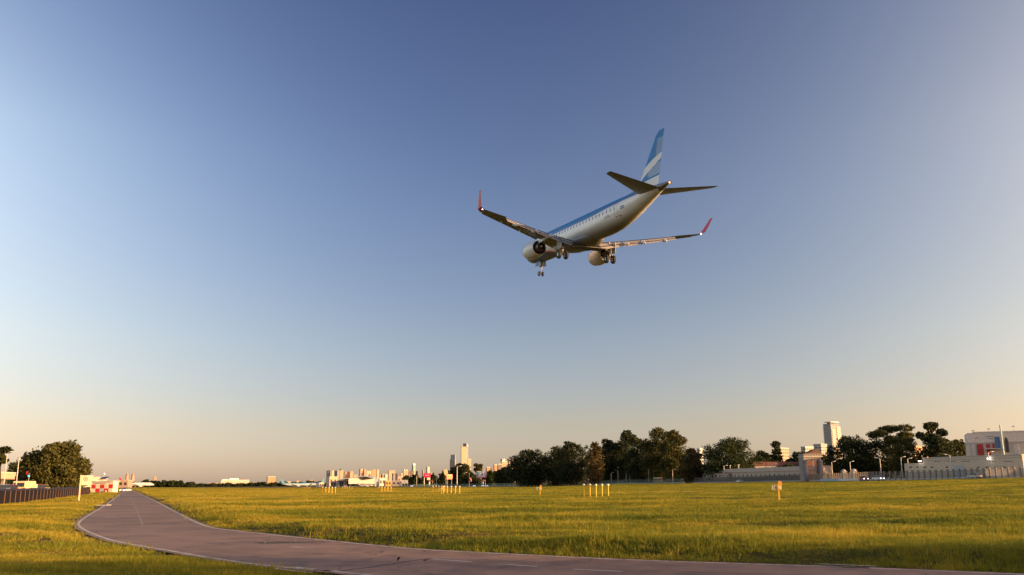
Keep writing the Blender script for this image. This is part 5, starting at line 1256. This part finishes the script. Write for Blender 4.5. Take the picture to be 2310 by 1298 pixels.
# small dark inspection covers in the grass
# ------------------------------------------------------------------ left side beyond the verge
P0, P1 = at(0, 83).xy, at(205, 189).xy; dv = (P1 - P0).normalized(); ln = np.array([P0 - dv * 24, P0, (P0 + P1) / 2, P1])
pp = MB().box(-.045, .045, -.06, .02, 0, 1.3)
pn = MB().box(.06, 3.34, 0, .05, .02, 1.28)
tp = MB().box(0, 3.4, -.07, .07, 1.28, 1.5)
fence('boundary_fence', ln, 3.4, 'dark panelled boundary fence with brown posts and blue top rail at left', [('post', pp.mesh('post', mat('fence_post_brown', (.13, .07, .04), .8)))], [('panel', pn.mesh('panel', mat('dark_mesh_panel', (.014, .012, .016), .9, spec=.1))), ('top_rail', tp.mesh('top_rail', mat('navy_rail', (.025, .03, .06), .8, spec=.15)))])
# chequered hut
cD = 238; p = at(206, cD); w = (tan_(257) - tan_(206)) * cD; H = zat(230, 1087, cD) - p.z; hut = thing('chequered_hut', 'red and white chequered equipment hut beside the road end', 'hut', p, -.08)
soft_edges(MB().box(0, w, 0, 2.6, 0, H).build('wall', mat('hut_cream', (.74, .64, .48), .6), hut), .03)
sq = w / 5; z1 = H * .74; hz_ = z1 / 2
for r in range(2):
    for c in range(5):
        red = (r + c) % 2 == 0
        m = REDP if red and not (r == 0 and c == 2) else (LGREY if (r == 0 and c == 2) else mat('hut_white_square', (.78, .68, .50), .6))
        rr = 1 - r
        m = (REDP if (c % 2 == 0) else mat('hut_white_square', (.78, .68, .50), .6)) if rr == 1 else (REDP if c in (1, 3) else LGREY if c == 2 else mat('hut_white_square', (.78, .68, .50), .6))
        MB().box(c * sq + .01, (c + 1) * sq - .01, -.03, -.003, rr * hz_ + .01, (rr + 1) * hz_ - .01).build('chequer_square', m, hut)
MB().box(-.15, w + .15, -.35, 2.9, H, H + .18).build('roof', mat('hut_roof_white', (.7, .66, .6), .6), hut)
MB().box(w * .1, w * .68, -.06, -.003, H * .82, H * .9).build('name_strip', mat('strip_mauve', (.36, .28, .34), .6), hut)
MB().box(w * .72, w * .76, -.6, -.4, -.1, .55).build('front_post', mat('cream_paint', (.75, .60, .36), .5), hut)
# round-emblem sign on a post
b = gpix(181, 1130.5); t = thing('round_emblem_sign', 'cream sign board with a ring emblem on a tall post by the verge', 'sign', b, .3); k = b.y / FPX
MB().box(-.07, .07, -.07, .07, -.1, 56 * k).build('post', mat('cream_paint', (.75, .60, .36), .5), t)
bd = MB().box(.09, .09 + 15 * k, -.04, .04, 34 * k, 55 * k).build('board', mat('sign_cream', (.74, .62, .44), .5), t)
MB().lathe([(0, 3.2 * k), (.008, 3.2 * k), (.008, 4.6 * k), (0, 4.6 * k)], 'y', (.09 + 8 * k, -.052, 47 * k), 24).build('ring', mat('emblem_brown', (.36, .22, .14), .6), bd)
MB().lathe([(0, .01), (.008, .01), (.008, 1.6 * k), (0, 1.6 * k)], 'y', (.09 + 8 * k, -.052, 47 * k), 14).build('ring_centre', mat('emblem_brown', (.36, .22, .14), .6), bd)
# elevated walkway
wD = 255; a, b2 = at(-60, wD - 30), at(80, wD + 20); e = (b2 - a).xy; t = thing('elevated_walkway', 'pale elevated walkway with a balustrade crossing the street at left', 'bridge', a, math.atan2(e[1], e[0])); Lw = e.length
zw0, zw1 = zat(30, 1080, wD) - a.z, zat(30, 1066, wD) - a.z
MB().box(0, Lw, 0, 3, zw0 - .25, zw0).build('deck', mat('walkway_deck', (.40, .24, .15), .8), t)
MB().box(0, Lw, -.06, .06, zw1 - .25, zw1).build('handrail', CREAM, t)
n = int(Lw / .8)
bal = MB().box(0, .52, -.05, .05, zw0 + .003, zw1 - .253).mesh('baluster', mat('walkway_balustrade', (.55, .46, .30), .75))
for k in range(n): link('baluster', bal, t, (k * .8, 0, 0))
for k in range(5): MB().box(k * Lw / 4 - .3, k * Lw / 4 + .3, 1, 2, -1, zw0 - .25).build('pier', mat('walkway_pier', (.3, .22, .16), .8), t)
# street block behind: cream houses
for i, (p0, p1, yt, D, m, lbl) in enumerate(((150, 176, 1077, 330, mat('house_orange', (.66, .46, .26), .7), 'orange cream house right behind the big round tree'), (176, 200, 1074.5, 345, mat('house_cream', (.74, .60, .40), .7), 'cream house behind the ring emblem sign'), (198, 217, 1078, 360, mat('house_cream2', (.72, .62, .44), .7), 'pale house left above the chequered hut'), (222, 236, 1082, 420, mat('house_tan', (.6, .42, .28), .7), 'small tan house right above the chequered hut'))):
    simple_block('house', lbl, 'house', p0, p1, yt, D, m, 12, .35)
t = simple_block('long_shed', 'long low shed with a brown roof between the hut and the chimneys', 'building', 236, 286, 1084.5, 900, mat('shed_brown', (.42, .28, .20), .7), 14, .1)
p = at(221, 300); t = thing('navy_tarp_roof', 'dark blue tilted canopy above the chequered hut', 'canopy', p); z = zat(221, 1083, 300) - p.z
MB().add([(-.4, 0, z), (2.2, 0, z + .25), (2.8, 2, z + 1.0), (.6, 2, z + .9), (-.4, 0, z + .08), (2.2, 0, z + .33), (2.8, 2, z + 1.08), (.6, 2, z + .98)], [(3, 2, 1, 0), (4, 5, 6, 7), (0, 1, 5, 4), (1, 2, 6, 5), (2, 3, 7, 6), (3, 0, 4, 7)]).build('canvas', mat('navy_canvas', (.06, .06, .12), .7), t)
for x in (-.3, 2.1): MB().tube([(x, .05, 0), (x, .05, z)], .05, 6).build('pole', STEEL, t)
p = at(232.5, 330); t = thing('beacon_mast', 'thin mast with a white beacon above the chequered hut', 'mast', p); z = zat(232.5, 1071, 330) - p.z
MB().tube([(0, 0, 0), (0, 0, z)], [.08, .05], 8).build('mast', mat('mast_pale', (.7, .6, .45), .5), t); MB().ball((0, 0, z + .25), .32, 10, 7, 1.4).build('beacon', mat('beacon_white', (.85, .85, .85), .3), t, True)
p = at(63, 175); t = thing('traffic_light', 'traffic light showing green above the cream van', 'traffic light', p, .1); z = zat(63, 1075.5, 175) - p.z
MB().tube([(0, 0, 0), (0, 0, z)], .07, 8).build('pole', STEEL, t); hd = MB().box(-.22, .22, -.18, .1, z - .1, z + .75).build('head', BLACKR, t)
MB().ball((.02, -.2, z + .12), .17, 12, 8).build('green_lens', mat('lit_green_lens', (.05, .5, .4), .3, emit=(.1, .9, .75), es=1.6), hd, True)
MB().ball((.02, -.2, z + .55), .14, 12, 8).build('red_lens', mat('dark_red_lens', (.35, .02, .02), .3), hd, True)
MB().box(-.55, -.25, -.1, -.05, z + .35, z + 1.0).build('red_sign', REDP, t)
p = at(75, 205); t = thing('blue_sign', 'blue overhead sign against the big round tree', 'sign', p, .1); z = zat(80, 1080, 205) - p.z; w = 15 * 205 / FPX
MB().tube([(w * .5, .1, 0), (w * .5, .1, z + .5)], .08, 8).build('pole', STEEL, t); bb = MB().box(0, w, -.05, .05, z, z + 12 * 205 / FPX).build('board', mat('sign_blue', (.18, .30, .42), .45), t)
MB().box(w * .55, w * .85, -.065, -.053, z + .3, z + .9).build('white_patch', WHITE, bb)

# belt of street trees behind the photographer: out of the picture, but their shade lies over the near verge
RNG = np.random.default_rng(5)
bl = []
for i in range(13):
    x = 6 + i * 6.4 + RNG.uniform(-1, 1); y = -6.5 + RNG.uniform(-1., 1.); h = 9.0 + RNG.uniform(-.7, .9)
    for k in range(5):
        bl.append((x + RNG.uniform(-2.6, 2.6), y + RNG.uniform(-2, 2), h * RNG.uniform(.45, .86), 2.3, 2.1, 1.35))
o = link('street_tree_belt', leaves('street_tree_belt', blob_points(bl, 34000, 14, .4), .24, FOL['green'])); o['kind'] = 'stuff'; o['label'] = 'belt of street trees behind the viewer shading the near grass'; o['category'] = 'trees'
